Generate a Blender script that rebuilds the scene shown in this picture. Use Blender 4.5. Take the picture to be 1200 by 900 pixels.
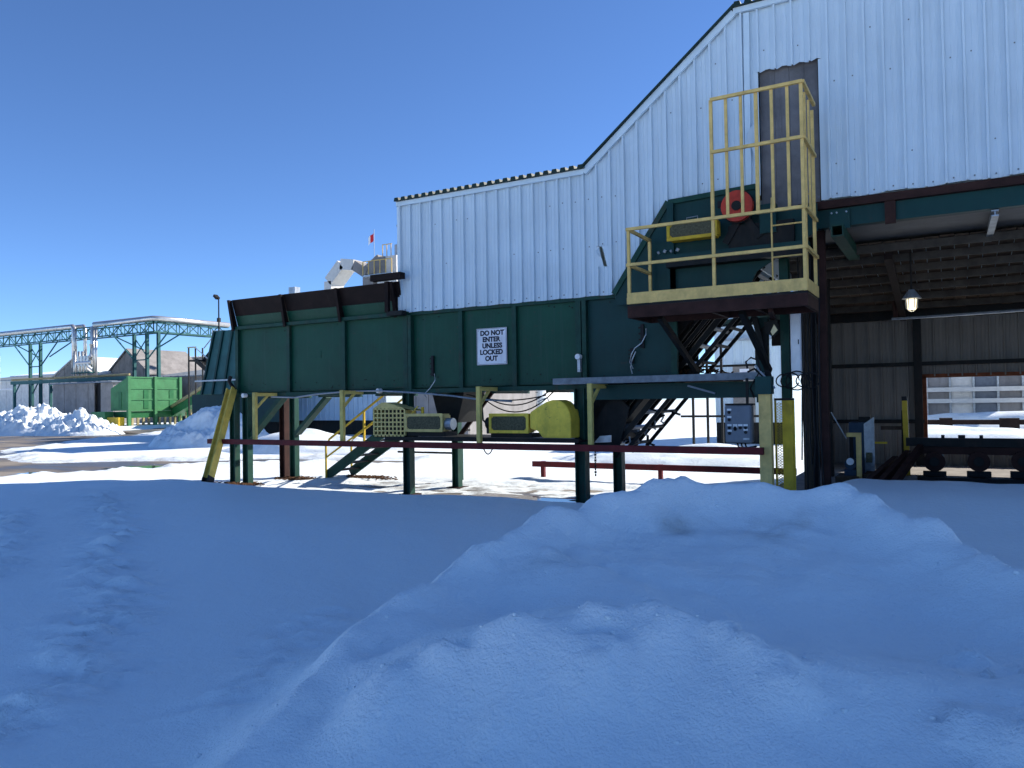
import bpy, math, random
import numpy as np
from mathutils import Vector, Matrix
random.seed(7); RNG = np.random.default_rng(11)
for o in list(bpy.data.objects): bpy.data.objects.remove(o)
SC = bpy.context.scene
COL = SC.collection

# ------------------------------------------------------------------ camera
YAW, PIT, ROL, FPX = math.radians(29.6), math.radians(1.24), math.radians(-.91), 903.5
EYE = Vector((0, 0, 2.1))
fwd = Vector((-math.sin(YAW)*math.cos(PIT), math.cos(YAW)*math.cos(PIT), math.sin(PIT)))
rgt = Vector((math.cos(YAW), math.sin(YAW), 0)); upv = rgt.cross(fwd)
cr = rgt*math.cos(ROL) + upv*math.sin(ROL); cu = -rgt*math.sin(ROL) + upv*math.cos(ROL)
cd = bpy.data.cameras.new('camera'); cam = bpy.data.objects.new('camera', cd); COL.objects.link(cam)
cd.sensor_width = 36; cd.lens = 36*FPX/1200; cd.clip_start = .05; cd.clip_end = 2000
M4 = Matrix((cr, cu, -fwd)).transposed().to_4x4(); M4.translation = EYE
cam.matrix_world = M4
SC.camera = cam

# ------------------------------------------------------------------ sky, sun, exposure
SUN_AZ, SUN_EL = math.radians(35), math.radians(33)      # azimuth from +Y towards +X
w = bpy.data.worlds.new('World'); SC.world = w; w.use_nodes = True
nt = w.node_tree; bg = nt.nodes['Background']
sky = nt.nodes.new('ShaderNodeTexSky'); sky.sky_type = 'NISHITA'; sky.sun_disc = False
sky.sun_elevation = SUN_EL; sky.sun_rotation = SUN_AZ
sky.altitude = 0; sky.air_density = .6; sky.dust_density = 0; sky.ozone_density = 8.0
nt.links.new(sky.outputs[0], bg.inputs[0]); bg.inputs[1].default_value = .12
sl = bpy.data.lights.new('sun', 'SUN'); sun = bpy.data.objects.new('sun', sl); COL.objects.link(sun)
sl.energy = 5; sl.angle = math.radians(.5); sl.color = (1, .93, .83)
sv = Vector((math.sin(SUN_AZ)*math.cos(SUN_EL), math.cos(SUN_AZ)*math.cos(SUN_EL), math.sin(SUN_EL)))
sun.rotation_euler = sv.to_track_quat('Z', 'Y').to_euler(); sun.location = sv*60
SC.view_settings.view_transform = 'Standard'; SC.view_settings.look = 'None'
SC.view_settings.gamma = 1; SC.view_settings.exposure = .84
SC.render.resolution_x = 1024; SC.render.resolution_y = 768

# ------------------------------------------------------------------ measuring helpers (photo sight lines -> world points)
def ray(px, py): return cr*((px-600)/FPX) + cu*((450-py)/FPX) + fwd
def PY(px, py, Y): d = ray(px, py); return EYE + d*(Y/d.y)
def PZ(px, py, z): d = ray(px, py); return EYE + d*((z-EYE.z)/d.z)
def PT(px, py, t): return EYE + ray(px, py)*t

# ------------------------------------------------------------------ materials
MATS = {}
def mat(name, col, rough=.6, metal=0, var=.25, scale=3, bump=0, bscale=40, dirt=None, dirt_amt=.4, dirt_scale=(1.2, 1.2, .35), spec=.22, spots=None, spot_amt=.6, spot_lo=.64):
    m = bpy.data.materials.new(name); m.use_nodes = True; n = m.node_tree.nodes; l = m.node_tree.links
    b = n['Principled BSDF']; b.inputs['Roughness'].default_value = rough; b.inputs['Metallic'].default_value = metal
    b.inputs['Specular IOR Level'].default_value = spec
    tc = n.new('ShaderNodeNewGeometry')
    ns = n.new('ShaderNodeTexNoise'); ns.inputs['Scale'].default_value = scale; ns.inputs['Detail'].default_value = 6; ns.inputs['Roughness'].default_value = .65
    l.new(tc.outputs['Position'], ns.inputs['Vector'])
    r = n.new('ShaderNodeMapRange'); r.inputs[1].default_value = .3; r.inputs[2].default_value = .7
    r.inputs[3].default_value = 1-var; r.inputs[4].default_value = 1+var
    l.new(ns.outputs[0], r.inputs[0])
    mx = n.new('ShaderNodeMix'); mx.data_type = 'RGBA'; mx.blend_type = 'MULTIPLY'; mx.inputs[0].default_value = 1
    mx.inputs[6].default_value = (*col, 1)
    cc = n.new('ShaderNodeCombineColor'); [l.new(r.outputs[0], cc.inputs[i]) for i in range(3)]
    l.new(cc.outputs[0], mx.inputs[7])
    out = mx.outputs[2]
    if dirt:
        mp = n.new('ShaderNodeMapping'); mp.inputs['Scale'].default_value = dirt_scale; l.new(tc.outputs['Position'], mp.inputs['Vector'])
        n2 = n.new('ShaderNodeTexNoise'); n2.inputs['Scale'].default_value = 2.5; n2.inputs['Detail'].default_value = 9; n2.inputs['Roughness'].default_value = .7
        l.new(mp.outputs[0], n2.inputs['Vector'])
        r2 = n.new('ShaderNodeMapRange'); r2.inputs[1].default_value = .52; r2.inputs[2].default_value = .72; r2.inputs[4].default_value = dirt_amt
        l.new(n2.outputs[0], r2.inputs[0])
        m2 = n.new('ShaderNodeMix'); m2.data_type = 'RGBA'; l.new(r2.outputs[0], m2.inputs[0]); l.new(out, m2.inputs[6]); m2.inputs[7].default_value = (*dirt, 1)
        out = m2.outputs[2]
    if spots:
        n4 = n.new('ShaderNodeTexNoise'); n4.inputs['Scale'].default_value = 7; n4.inputs['Detail'].default_value = 10; n4.inputs['Roughness'].default_value = .75
        l.new(tc.outputs['Position'], n4.inputs['Vector'])
        r4 = n.new('ShaderNodeMapRange'); r4.inputs[1].default_value = spot_lo; r4.inputs[2].default_value = spot_lo+.07; r4.inputs[4].default_value = spot_amt
        l.new(n4.outputs[0], r4.inputs[0])
        m4 = n.new('ShaderNodeMix'); m4.data_type = 'RGBA'; l.new(r4.outputs[0], m4.inputs[0]); l.new(out, m4.inputs[6]); m4.inputs[7].default_value = (*spots, 1)
        out = m4.outputs[2]
    l.new(out, b.inputs['Base Color'])
    if bump:
        n3 = n.new('ShaderNodeTexNoise'); n3.inputs['Scale'].default_value = bscale; n3.inputs['Detail'].default_value = 5
        l.new(tc.outputs['Position'], n3.inputs['Vector'])
        bp = n.new('ShaderNodeBump'); bp.inputs['Strength'].default_value = bump; bp.inputs['Distance'].default_value = .02
        l.new(n3.outputs[0], bp.inputs['Height']); l.new(bp.outputs[0], b.inputs['Normal'])
    MATS[name] = m; return m
RUST = (.09, .035, .02)
STREAK = (2.2, 2.2, .22)
mat('green_plate', (.002, .052, .030), .5, var=.25, scale=1.1, dirt=(.018, .065, .048), dirt_amt=.75, dirt_scale=(5, 5, .22), bump=.12, bscale=3.5, spots=(.05, .035, .025), spot_lo=.61)
mat('teal_plate', (.003, .038, .036), .5, var=.2, scale=1.3, dirt=(.014, .045, .042), dirt_amt=.6, dirt_scale=STREAK, bump=.12, bscale=3.5, spots=(.04, .03, .022), spot_lo=.61)
mat('green_steel', (.007, .048, .034), .55, var=.3, scale=5, dirt=RUST, dirt_amt=.45, bump=.1)
mat('dark_steel', (.008, .009, .009), .6, var=.4, scale=6, dirt=(.05, .03, .022), dirt_amt=.5, bump=.1)
mat('rust_board', (.012, .006, .005), .8, var=.45, scale=3, dirt=(.035, .022, .018), dirt_amt=.45, bump=.2, bscale=15)
mat('rust_beam', (.036, .015, .012), .8, var=.4, scale=4, dirt=(.03, .015, .012), bump=.15)
mat('red_rail', (.125, .012, .014), .6, var=.3, scale=5, dirt=(.05, .02, .02), dirt_amt=.6, bump=.1)
mat('yellow', (.56, .38, .03), .55, var=.2, scale=5, dirt=(.2, .14, .04), dirt_amt=.55, bump=.08)
mat('cream_yellow', (.66, .46, .16), .6, var=.2, scale=6, dirt=(.28, .2, .09), dirt_amt=.5, bump=.08)
mat('guard_yellow', (.80, .58, .07), .55, var=.2, scale=4, dirt=(.3, .25, .05), dirt_amt=.6, bump=.1, bscale=8, spots=(.09, .05, .03), spot_lo=.60)
mat('guard_beige', (.62, .49, .18), .6, var=.2, scale=6, dirt=(.3, .24, .1), dirt_amt=.5, spots=(.1, .06, .03), spot_lo=.62)
mat('olive', (.55, .44, .13), .6, var=.2, scale=5, dirt=(.22, .17, .06), dirt_amt=.5, spots=(.1, .05, .03), spot_lo=.62)
mat('guard_mesh', (.09, .085, .05), .8, var=.5, scale=30)
mat('cladding', (.57, .675, .75), .45, var=.06, scale=.9, dirt=(.43, .50, .55), dirt_amt=.5, dirt_scale=(2.5, 2.5, .10), bump=.10, bscale=2.2, spots=(.30, .30, .30), spot_amt=.5, spot_lo=.66)
mat('trim', (.58, .70, .78), .45, var=.08, scale=2)
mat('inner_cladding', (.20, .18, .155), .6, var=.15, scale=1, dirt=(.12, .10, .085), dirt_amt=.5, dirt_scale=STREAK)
mat('grey_door', (.15, .145, .15), .8, var=.3, scale=2, dirt=(.06, .05, .05), dirt_amt=.6, dirt_scale=STREAK, bump=.2)
mat('roof_green', (.012, .03, .026), .6, var=.3, scale=5)
mat('galv', (.34, .37, .40), .42, metal=.55, var=.25, scale=9, dirt=(.2, .2, .2), bump=.04)
mat('white_paint', (.72, .73, .74), .5, var=.1, scale=4, dirt=(.4, .38, .36), dirt_amt=.4)
mat('sign_white', (.72, .73, .78), .45, var=.1, scale=3, dirt=(.4, .4, .42), dirt_amt=.5, spots=(.3, .24, .2), spot_amt=.4, spot_lo=.62)
mat('ink', (.012, .014, .03), .5, var=.1)
mat('black', (.01, .01, .012), .6, var=.3)
mat('rubber', (.012, .012, .013), .7, var=.3)
mat('red_paint', (.48, .045, .025), .5, var=.25, scale=6, dirt=(.12, .03, .02), dirt_amt=.5)
mat('panel_grey', (.16, .18, .21), .5, var=.12, scale=5, dirt=(.08, .085, .1), dirt_amt=.4)
mat('wood', (.065, .046, .032), .85, var=.45, scale=5, dirt=(.04, .02, .015), dirt_amt=.7, dirt_scale=(4, .6, 1), bump=.3, bscale=12)
mat('post_brown', (.075, .06, .045), .8, var=.35, scale=4, dirt=(.02, .018, .015), dirt_amt=.6, dirt_scale=STREAK, bump=.2)
mat('prop_yellow', (.66, .48, .10), .55, var=.2, scale=5, dirt=(.3, .2, .05), dirt_amt=.6)
mat('joist_grey', (.06, .052, .044), .8, var=.4, scale=4, dirt=(.05, .03, .025), bump=.2)
mat('tray', (.15, .175, .20), .5, metal=.3, var=.25, scale=9, dirt=(.09, .09, .09), bump=.05)
mat('soffit_grey', (.13, .128, .122), .6, var=.15, scale=2, dirt=(.2, .2, .2))
mat('wood_chips', (.10, .05, .025), .95, var=.6, scale=20, bump=.8, bscale=25)
mat('concrete', (.24, .22, .2), .85, var=.3, scale=4, bump=.2)
mat('bin_green', (.05, .19, .075), .55, var=.2, scale=1.2, dirt=(.05, .14, .06), dirt_amt=.6, spots=(.08, .06, .03), spot_lo=.58)
mat('bin_dark_green', (.02, .13, .045), .5, var=.2, scale=1.5)
mat('far_white', (.66, .63, .58), .6, var=.15, scale=1.5, dirt=(.3, .26, .22), dirt_amt=.5)
mat('far_grey', (.25, .235, .225), .7, var=.25, scale=.8, dirt=(.12, .10, .09), dirt_amt=.5, dirt_scale=(1, 1, .2))
mat('far_teal', (.03, .11, .11), .6, var=.25, scale=1)
mat('far_roof', (.15, .18, .22), .55, var=.2, scale=.7)
mat('pipe_metal', (.55, .54, .52), .3, metal=.75, var=.15, scale=1.2)
mat('tan', (.33, .27, .14), .7, var=.25, scale=2)
mat('tube_white', (.62, .60, .56), .6, var=.1)
mat('flag_red', (.55, .03, .04), .7, var=.1)
mat('blue_motor', (.02, .045, .08), .45, var=.2)
mat('orange_rust', (.16, .05, .022), .8, var=.4, scale=6)
mat('glass_lens', (.75, .62, .35), .2, var=.1)
m = mat('lamp_glow', (.9, .8, .6), .4); b = m.node_tree.nodes['Principled BSDF']
b.inputs['Emission Color'].default_value = (1, .86, .58, 1); b.inputs['Emission Strength'].default_value = .95

def snow_material():
    m = bpy.data.materials.new('snow'); m.use_nodes = True; n = m.node_tree.nodes; l = m.node_tree.links
    b = n['Principled BSDF']; b.inputs['Roughness'].default_value = .55; b.inputs['Specular IOR Level'].default_value = .25
    g = n.new('ShaderNodeNewGeometry')
    # old grey-brown grit lying on packed snow, by its own patchy shape
    at = n.new('ShaderNodeAttribute'); at.attribute_name = 'grit'
    ns = n.new('ShaderNodeTexNoise'); ns.inputs['Scale'].default_value = 1.7; ns.inputs['Detail'].default_value = 9; ns.inputs['Roughness'].default_value = .7
    l.new(g.outputs['Position'], ns.inputs['Vector'])
    r = n.new('ShaderNodeMapRange'); r.inputs[1].default_value = .42; r.inputs[2].default_value = .68
    l.new(ns.outputs[0], r.inputs[0])
    mu = n.new('ShaderNodeMath'); mu.operation = 'MULTIPLY'; l.new(r.outputs[0], mu.inputs[0]); l.new(at.outputs['Fac'], mu.inputs[1])
    mx = n.new('ShaderNodeMix'); mx.data_type = 'RGBA'; l.new(mu.outputs[0], mx.inputs[0])
    mx.inputs[6].default_value = (.82, .885, .91, 1); mx.inputs[7].default_value = (.17, .155, .13, 1)
    l.new(mx.outputs[2], b.inputs['Base Color'])
    na = n.new('ShaderNodeTexNoise'); na.inputs['Scale'].default_value = 13; na.inputs['Detail'].default_value = 7; na.inputs['Roughness'].default_value = .6
    l.new(g.outputs['Position'], na.inputs['Vector'])
    nb = n.new('ShaderNodeTexNoise'); nb.inputs['Scale'].default_value = 70; nb.inputs['Detail'].default_value = 3
    l.new(g.outputs['Position'], nb.inputs['Vector'])
    ad = n.new('ShaderNodeMath'); ad.operation = 'MULTIPLY_ADD'; l.new(nb.outputs[0], ad.inputs[0]); ad.inputs[1].default_value = .45; l.new(na.outputs[0], ad.inputs[2])
    bp = n.new('ShaderNodeBump'); bp.inputs['Strength'].default_value = .65; bp.inputs['Distance'].default_value = .03
    l.new(ad.outputs[0], bp.inputs['Height']); l.new(bp.outputs[0], b.inputs['Normal'])
    MATS['snow'] = m
snow_material()
def asphalt_material():
    m = bpy.data.materials.new('asphalt'); m.use_nodes = True; n = m.node_tree.nodes; l = m.node_tree.links
    b = n['Principled BSDF']; g = n.new('ShaderNodeNewGeometry')
    mp = n.new('ShaderNodeMapping'); mp.inputs['Scale'].default_value = (.25, .6, 1); l.new(g.outputs['Position'], mp.inputs['Vector'])
    ns = n.new('ShaderNodeTexNoise'); ns.inputs['Scale'].default_value = .8; ns.inputs['Detail'].default_value = 8
    l.new(mp.outputs[0], ns.inputs['Vector'])
    cr_ = n.new('ShaderNodeValToRGB'); e = cr_.color_ramp.elements
    e[0].position = .42; e[0].color = (.075, .068, .06, 1); e[1].position = .6; e[1].color = (.22, .19, .155, 1)
    l.new(ns.outputs[0], cr_.inputs[0]); 
    f = n.new('ShaderNodeTexNoise'); f.inputs['Scale'].default_value = 60; l.new(g.outputs['Position'], f.inputs['Vector'])
    mx = n.new('ShaderNodeMix'); mx.data_type = 'RGBA'; mx.blend_type = 'OVERLAY'; mx.inputs[0].default_value = .4
    l.new(cr_.outputs[0], mx.inputs[6]); l.new(f.outputs[0], mx.inputs[7]); l.new(mx.outputs[2], b.inputs['Base Color'])
    r = n.new('ShaderNodeMapRange'); r.inputs[1].default_value = .42; r.inputs[2].default_value = .56; r.inputs[3].default_value = .35; r.inputs[4].default_value = .9
    l.new(ns.outputs[0], r.inputs[0]); l.new(r.outputs[0], b.inputs['Roughness'])
    MATS['asphalt'] = m
asphalt_material()
m = mat('puddle', (.03, .028, .025), .03, var=.1, spec=.6)

# ------------------------------------------------------------------ building helpers
def tag(o, label=None, cat=None, group=None, kind=None):
    if label: o['label'] = label
    if cat: o['category'] = cat
    if group: o['group'] = group
    if kind: o['kind'] = kind
    return o
def thing(name, label, cat, loc, group=None):
    o = bpy.data.objects.new(name, None); o.empty_display_size = .3
    COL.objects.link(o); o.location = loc
    return tag(o, label, cat, group)
ORG = {}
class MB:
    def __init__(s): s.v = []; s.f = []
    def quad(s, *p):
        i = len(s.v); s.v += [tuple(q) for q in p]; s.f.append(tuple(range(i, i+len(p)))); return s
    def box(s, x0, x1, y0, y1, z0, z1):
        i = len(s.v)
        s.v += [(x, y, z) for z in (z0, z1) for y in (y0, y1) for x in (x0, x1)]
        s.f += [tuple(i+k for k in q) for q in ((0, 2, 3, 1), (4, 5, 7, 6), (0, 1, 5, 4), (2, 6, 7, 3), (0, 4, 6, 2), (1, 3, 7, 5))]
        return s
    def bar(s, a, b, w_, h_, up=(0, 0, 1)):
        a = Vector(a); b = Vector(b); d = (b-a).normalized(); up = Vector(up)
        if abs(d.dot(up)) > .98: up = Vector((0, 1, 0))
        r = d.cross(up).normalized(); u = r.cross(d)
        i = len(s.v)
        for p in (a, b):
            for sr, su in ((-1, -1), (1, -1), (1, 1), (-1, 1)): s.v.append(tuple(p + r*(sr*w_/2) + u*(su*h_/2)))
        s.f += [tuple(i+k for k in q) for q in ((3, 2, 1, 0), (4, 5, 6, 7), (0, 1, 5, 4), (1, 2, 6, 5), (2, 3, 7, 6), (3, 0, 4, 7))]
        return s
    def hbeam(s, a, b, w_, h_, up=(0, 1, 0), t=.02):
        # wide-flange section: flanges spaced along `up`
        a = Vector(a); b = Vector(b); d = (b-a).normalized(); u = Vector(up); r = d.cross(u).normalized(); u = r.cross(d)
        s.bar(a+u*(h_/2-t/2), b+u*(h_/2-t/2), w_, t, u); s.bar(a-u*(h_/2-t/2), b-u*(h_/2-t/2), w_, t, u)
        s.bar(a, b, t*.8, h_-2*t, u); return s
    def cyl(s, a, b, r, n=10, r2=None, caps=True):
        a = Vector(a); b = Vector(b); d = (b-a).normalized(); up = Vector((0, 0, 1)) if abs(d.z) < .9 else Vector((1, 0, 0))
        x = d.cross(up).normalized(); y = d.cross(x); i = len(s.v); r2 = r if r2 is None else r2
        for p, q in ((a, r), (b, r2)):
            for k in range(n):
                t = 2*math.pi*k/n; s.v.append(tuple(p + x*(q*math.cos(t)) + y*(q*math.sin(t))))
        for k in range(n): s.f.append((i+k, i+(k+1) % n, i+n+(k+1) % n, i+n+k))
        if caps: s.f.append(tuple(i+n-1-k for k in range(n))); s.f.append(tuple(i+n+k for k in range(n)))
        return s
    def tube(s, pts, r, n=6):
        pts = [Vector(p) for p in pts]; i = len(s.v); L = len(pts)
        for j, p in enumerate(pts):
            d = (pts[min(j+1, L-1)]-pts[max(j-1, 0)]).normalized(); up = Vector((0, 0, 1)) if abs(d.z) < .95 else Vector((1, 0, 0))
            x = d.cross(up).normalized(); y = d.cross(x)
            for k in range(n):
                t = 2*math.pi*k/n; s.v.append(tuple(p + x*(r*math.cos(t)) + y*(r*math.sin(t))))
        for j in range(L-1):
            for k in range(n): s.f.append((i+j*n+k, i+j*n+(k+1) % n, i+(j+1)*n+(k+1) % n, i+(j+1)*n+k))
        s.f.append(tuple(i+n-1-k for k in range(n))); s.f.append(tuple(i+(L-1)*n+k for k in range(n)))
        return s
    def prism(s, pts, off):
        # polygon (list of 3D points) extruded by vector off
        off = Vector(off); i = len(s.v); n = len(pts)
        s.v += [tuple(p) for p in pts] + [tuple(Vector(p)+off) for p in pts]
        s.f.append(tuple(range(i, i+n))); s.f.append(tuple(i+2*n-1-k for k in range(n)))
        for k in range(n): s.f.append((i+k, i+n+k, i+n+(k+1) % n, i+(k+1) % n))
        return s
    def build(s, name, m, parent=None, smooth=False, kind=None, bevel=0):
        org = Vector((0, 0, 0))
        if parent is not None:
            p = parent
            while p.parent: p = p.parent
            org = p.location
        me = bpy.data.meshes.new(name)
        me.from_pydata([tuple(Vector(v)-org) for v in s.v], [], s.f); me.update()
        bmx = __import__('bmesh').new(); bmx.from_mesh(me); __import__('bmesh').ops.recalc_face_normals(bmx, faces=bmx.faces[:])
        if bevel: __import__('bmesh').ops.bevel(bmx, geom=bmx.edges[:], offset=bevel, segments=2, affect='EDGES')
        bmx.to_mesh(me); bmx.free()
        if smooth: me.polygons.foreach_set('use_smooth', [True]*len(me.polygons))
        me.materials.append(MATS[m] if isinstance(m, str) else m)
        o = bpy.data.objects.new(name, me); COL.objects.link(o)
        if parent is not None: o.parent = parent
        if kind: o['kind'] = kind
        return o
def solo(mb, name, m, label, cat, group=None, **k):
    # a thing that is one mesh, origin moved to its base
    v = np.array(mb.v); c = Vector((float((v[:, 0].min()+v[:, 0].max())/2), float((v[:, 1].min()+v[:, 1].max())/2), float(v[:, 2].min())))
    mb.v = [tuple(Vector(p)-c) for p in mb.v]
    o = mb.build(name, m, None, **k); o.location = c
    return tag(o, label, cat, group)
def catenary(a, b, sag, n=14):
    a = Vector(a); b = Vector(b)
    return [a.lerp(b, i/n) - Vector((0, 0, sag*4*(i/n)*(1-i/n))) for i in range(n+1)]

# noise on numpy arrays
_T = RNG.random((256, 256))
def vnoise(x, y):
    xi = np.floor(x).astype(int); yi = np.floor(y).astype(int); fx = x-xi; fy = y-yi
    fx = fx*fx*fx*(fx*(fx*6-15)+10); fy = fy*fy*fy*(fy*(fy*6-15)+10)
    g = lambda a, b: _T[a % 256, b % 256]
    return (g(xi, yi)*(1-fx)+g(xi+1, yi)*fx)*(1-fy) + (g(xi, yi+1)*(1-fx)+g(xi+1, yi+1)*fx)*fy - .5
def fbm(x, y, o=4, gain=.5):
    s = 0; a = 1
    for k in range(o): s = s + a*vnoise(x*2**k+17.3*k, y*2**k-9.1*k); a *= gain
    return s
def sst(a, b, x): t = np.clip((x-a)/(b-a), 0, 1); return t*t*(3-2*t)
def poly_dist(x, y, poly):
    # signed distance, negative inside
    P = np.array(poly); d = np.full(x.shape, 1e9); ins = np.zeros(x.shape, bool)
    for i in range(len(P)):
        a = P[i]; b = P[(i+1) % len(P)]; e = b-a
        t = np.clip(((x-a[0])*e[0]+(y-a[1])*e[1])/(e@e), 0, 1)
        d = np.minimum(d, np.hypot(x-a[0]-t*e[0], y-a[1]-t*e[1]))
        c = ((a[1] > y) != (b[1] > y)) & (x < (b[0]-a[0])*(y-a[1])/(b[1]-a[1]+1e-12)+a[0]); ins ^= c
    return np.where(ins, -d, d)
def seg_dist(x, y, pts):
    d = np.full(x.shape, 1e9)
    for a, b in zip(pts[:-1], pts[1:]):
        a = np.array(a[:2]); b = np.array(b[:2]); e = b-a
        t = np.clip(((x-a[0])*e[0]+(y-a[1])*e[1])/(e@e), 0, 1)
        d = np.minimum(d, np.hypot(x-a[0]-t*e[0], y-a[1]-t*e[1]))
    return d

# ================================================================== GROUND
o = MB().quad((-900, -300, 0), (600, -300, 0), (600, 1200, 0), (-900, 1200, 0)).build('asphalt_yard', 'asphalt', kind='structure')

def wp(lst, z=0.0): return [tuple(PZ(a, b, z))[:2] for a, b in lst]
FAR_ROAD = wp([(-120, 508), (0, 506), (110, 507), (170, 503.5), (210, 499), (206, 503), (150, 511), (100, 515), (60, 519.5), (20, 526), (6, 537), (-120, 545)])
NEAR_ROAD = wp([(-120, 538), (0, 538), (20, 540), (60, 543), (140, 541), (250, 540), (340, 538), (470, 541), (470, 543), (340, 541.5), (262, 543), (200, 548), (150, 552), (100, 553.5), (60, 555.5), (20, 558), (-120, 566)])
SLUSH = [(-14.5, 14.2), (-12, 13.6), (-7, 13.4), (-4.0, 13.6), (-3.0, 15.2), (-5, 16.4), (-9, 17.0), (-13, 16.6)]

CTRL = []
def cp(px, py, t): CTRL.append(tuple(PT(px, py, t)))
RIDGE = [(250, 905, 3.3), (330, 825, 3.75), (400, 752, 4.3), (480, 690, 5.0), (560, 640, 5.7), (640, 597, 6.3), (700, 574, 6.75), (765, 560, 7.0), (800, 556, 7.1), (850, 563, 7.1), (900, 561, 7.0), (985, 563, 6.8), (1025, 577, 6.4), (1100, 607, 5.8), (1160, 645, 5.2), (1210, 668, 4.8), (1300, 705, 4.2)]
R3 = [PT(*a) for a in RIDGE]
cen = PT(800, 720, 4.4)
for i, p in enumerate(R3):
    CTRL.append((p.x, p.y, p.z-.10))
    a = R3[max(i-1, 0)]; b = R3[min(i+1, len(R3)-1)]; t = (b-a); t.z = 0; nrm = Vector((-t.y, t.x, 0)).normalized()
    if nrm.dot(p-cen) < 0: nrm = -nrm
    h_ = p.z-.42
    for d_, k in ((.18, .72), (.42, .34), (.8, .06), (1.4, 0), (2.4, 0)):
        q = p+nrm*d_; CTRL.append((q.x, q.y, .32+h_*k))
    q = p-nrm*.18; CTRL.append((q.x, q.y, .32+h_*(.86 if 5 < i < 13 else .93)))
for a in [(600, 652, 5.75), (690, 640, 6.1), (800, 640, 6.2), (900, 640, 6.15), (1000, 648, 5.9), (1090, 675, 5.35),
          (560, 705, 5.0), (650, 682, 5.25), (800, 682, 5.35), (950, 685, 5.3), (1080, 715, 4.8), (1180, 740, 4.25),
          (600, 712, 4.6), (700, 700, 4.7), (800, 712, 4.6), (900, 740, 4.3), (1000, 750, 4.2), (1100, 765, 4.05),
          (440, 800, 3.55), (480, 765, 3.75), (560, 748, 3.75), (640, 727, 3.85), (690, 714, 3.9), (770, 707, 3.92), (830, 735, 3.75), (900, 768, 3.5), (1000, 776, 3.45), (1100, 790, 3.4), (1200, 800, 3.3),
          (480, 800, 3.6), (560, 790, 3.55), (640, 770, 3.6), (700, 760, 3.62), (770, 755, 3.62), (830, 775, 3.5), (900, 800, 3.3), (1000, 810, 3.25),
          (430, 850, 3.4), (520, 850, 3.4), (640, 840, 3.35), (760, 830, 3.35), (880, 850, 3.1), (1000, 860, 3.05), (1150, 870, 2.95)]:
    cp(*a)
    if a[1] > 695: CTRL[-1] = (CTRL[-1][0], CTRL[-1][1], CTRL[-1][2]-(.095 if a[0] > 500 else .08))
for x in np.arange(-22, 13.1, 1.5):
    for y in np.arange(-5, 14, 1.5):
        if min(math.hypot(x-q[0], y-q[1]) for q in CTRL[:400]) > 1.4 and not (x > -2.6 and -2 < y < 6): CTRL.append((x, y, .32 + .03*math.sin(x*.6)+.02*math.cos(y*.8)))
for x, y, z in [(3, 4, .8), (5, 3, .5), (3, 1, .6), (1.5, 0, .6), (-.5, 0, .62), (-1.5, .5, .55), (0, 1.2, .7), (1.2, 2, .75), (-.6, -1.5, .5), (2, -2, .5)]: CTRL.append((x, y, z))
CP = np.array(CTRL)
# thin-plate surface through the measured crest and hollow points
def tps_fit(P, lam=2e-3):
    n = len(P); d2 = (P[:, None, 0]-P[None, :, 0])**2+(P[:, None, 1]-P[None, :, 1])**2
    K = .5*d2*np.log(d2+1e-9) + lam*np.eye(n); A = np.zeros((n+3, n+3)); A[:n, :n] = K
    Q = np.c_[np.ones(n), P[:, :2]]; A[:n, n:] = Q; A[n:, :n] = Q.T
    return np.linalg.solve(A, np.r_[P[:, 2], 0, 0, 0])
TW = tps_fit(CP)
def tps(x, y):
    out = TW[-3]+TW[-2]*x+TW[-1]*y
    for (cx, cy, _), wt in zip(CP, TW[:-3]):
        d2 = (x-cx)**2+(y-cy)**2; out = out + wt*.5*d2*np.log(d2+1e-9)
    return out
EDGE_X = [-60, -24, -21, -19.5, -18, -16.5, -14, -10, -4, -1.6, 6, 60]; EDGE_Y = [-6, 4, 8.2, 10.2, 12.2, 12.7, 12.6, 12.6, 12.7, 14.6, 14.8, 15]
LUMPS = [(PT(1128, 752, 3.95), .17, .10), (PT(690, 722, 3.95), .10, .09), (PT(515, 752, 3.75), .09, .06), (PT(855, 740, 3.75), .08, .07), (PT(648, 660, 5.6), .1, .05), (PT(700, 745, 3.6), .14, .08), (PT(770, 735, 3.75), .12, .06), (PT(930, 790, 3.3), .12, .06), (PT(1190, 830, 3.0), .2, .1), (PT(880, 760, 3.6), .07, .06), (PT(580, 790, 3.4), .1, .05), (PT(620, 850, 3.0), .12, .05)]
RIPPLE = [tuple(PZ(*a, .33)) for a in ((112, 578), (140, 620), (130, 680), (115, 740), (95, 790), (40, 850))]
RIPPLE2 = [tuple(PZ(*a, .33)) for a in ((15, 600), (10, 640), (-15, 680))]
RIPPLE3 = [tuple(PZ(*a, .33)) for a in ((250, 830), (330, 770), (400, 715))]
RIDGE1 = [tuple(p) for p in R3]
RIDGE2 = [tuple(PT(*a)) for a in ((440, 805, 3.5), (480, 765, 3.75), (560, 748, 3.75), (640, 727, 3.85), (690, 714, 3.9), (770, 707, 3.92), (830, 735, 3.75), (900, 768, 3.5), (1000, 776, 3.45), (1060, 790, 3.4))]
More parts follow.
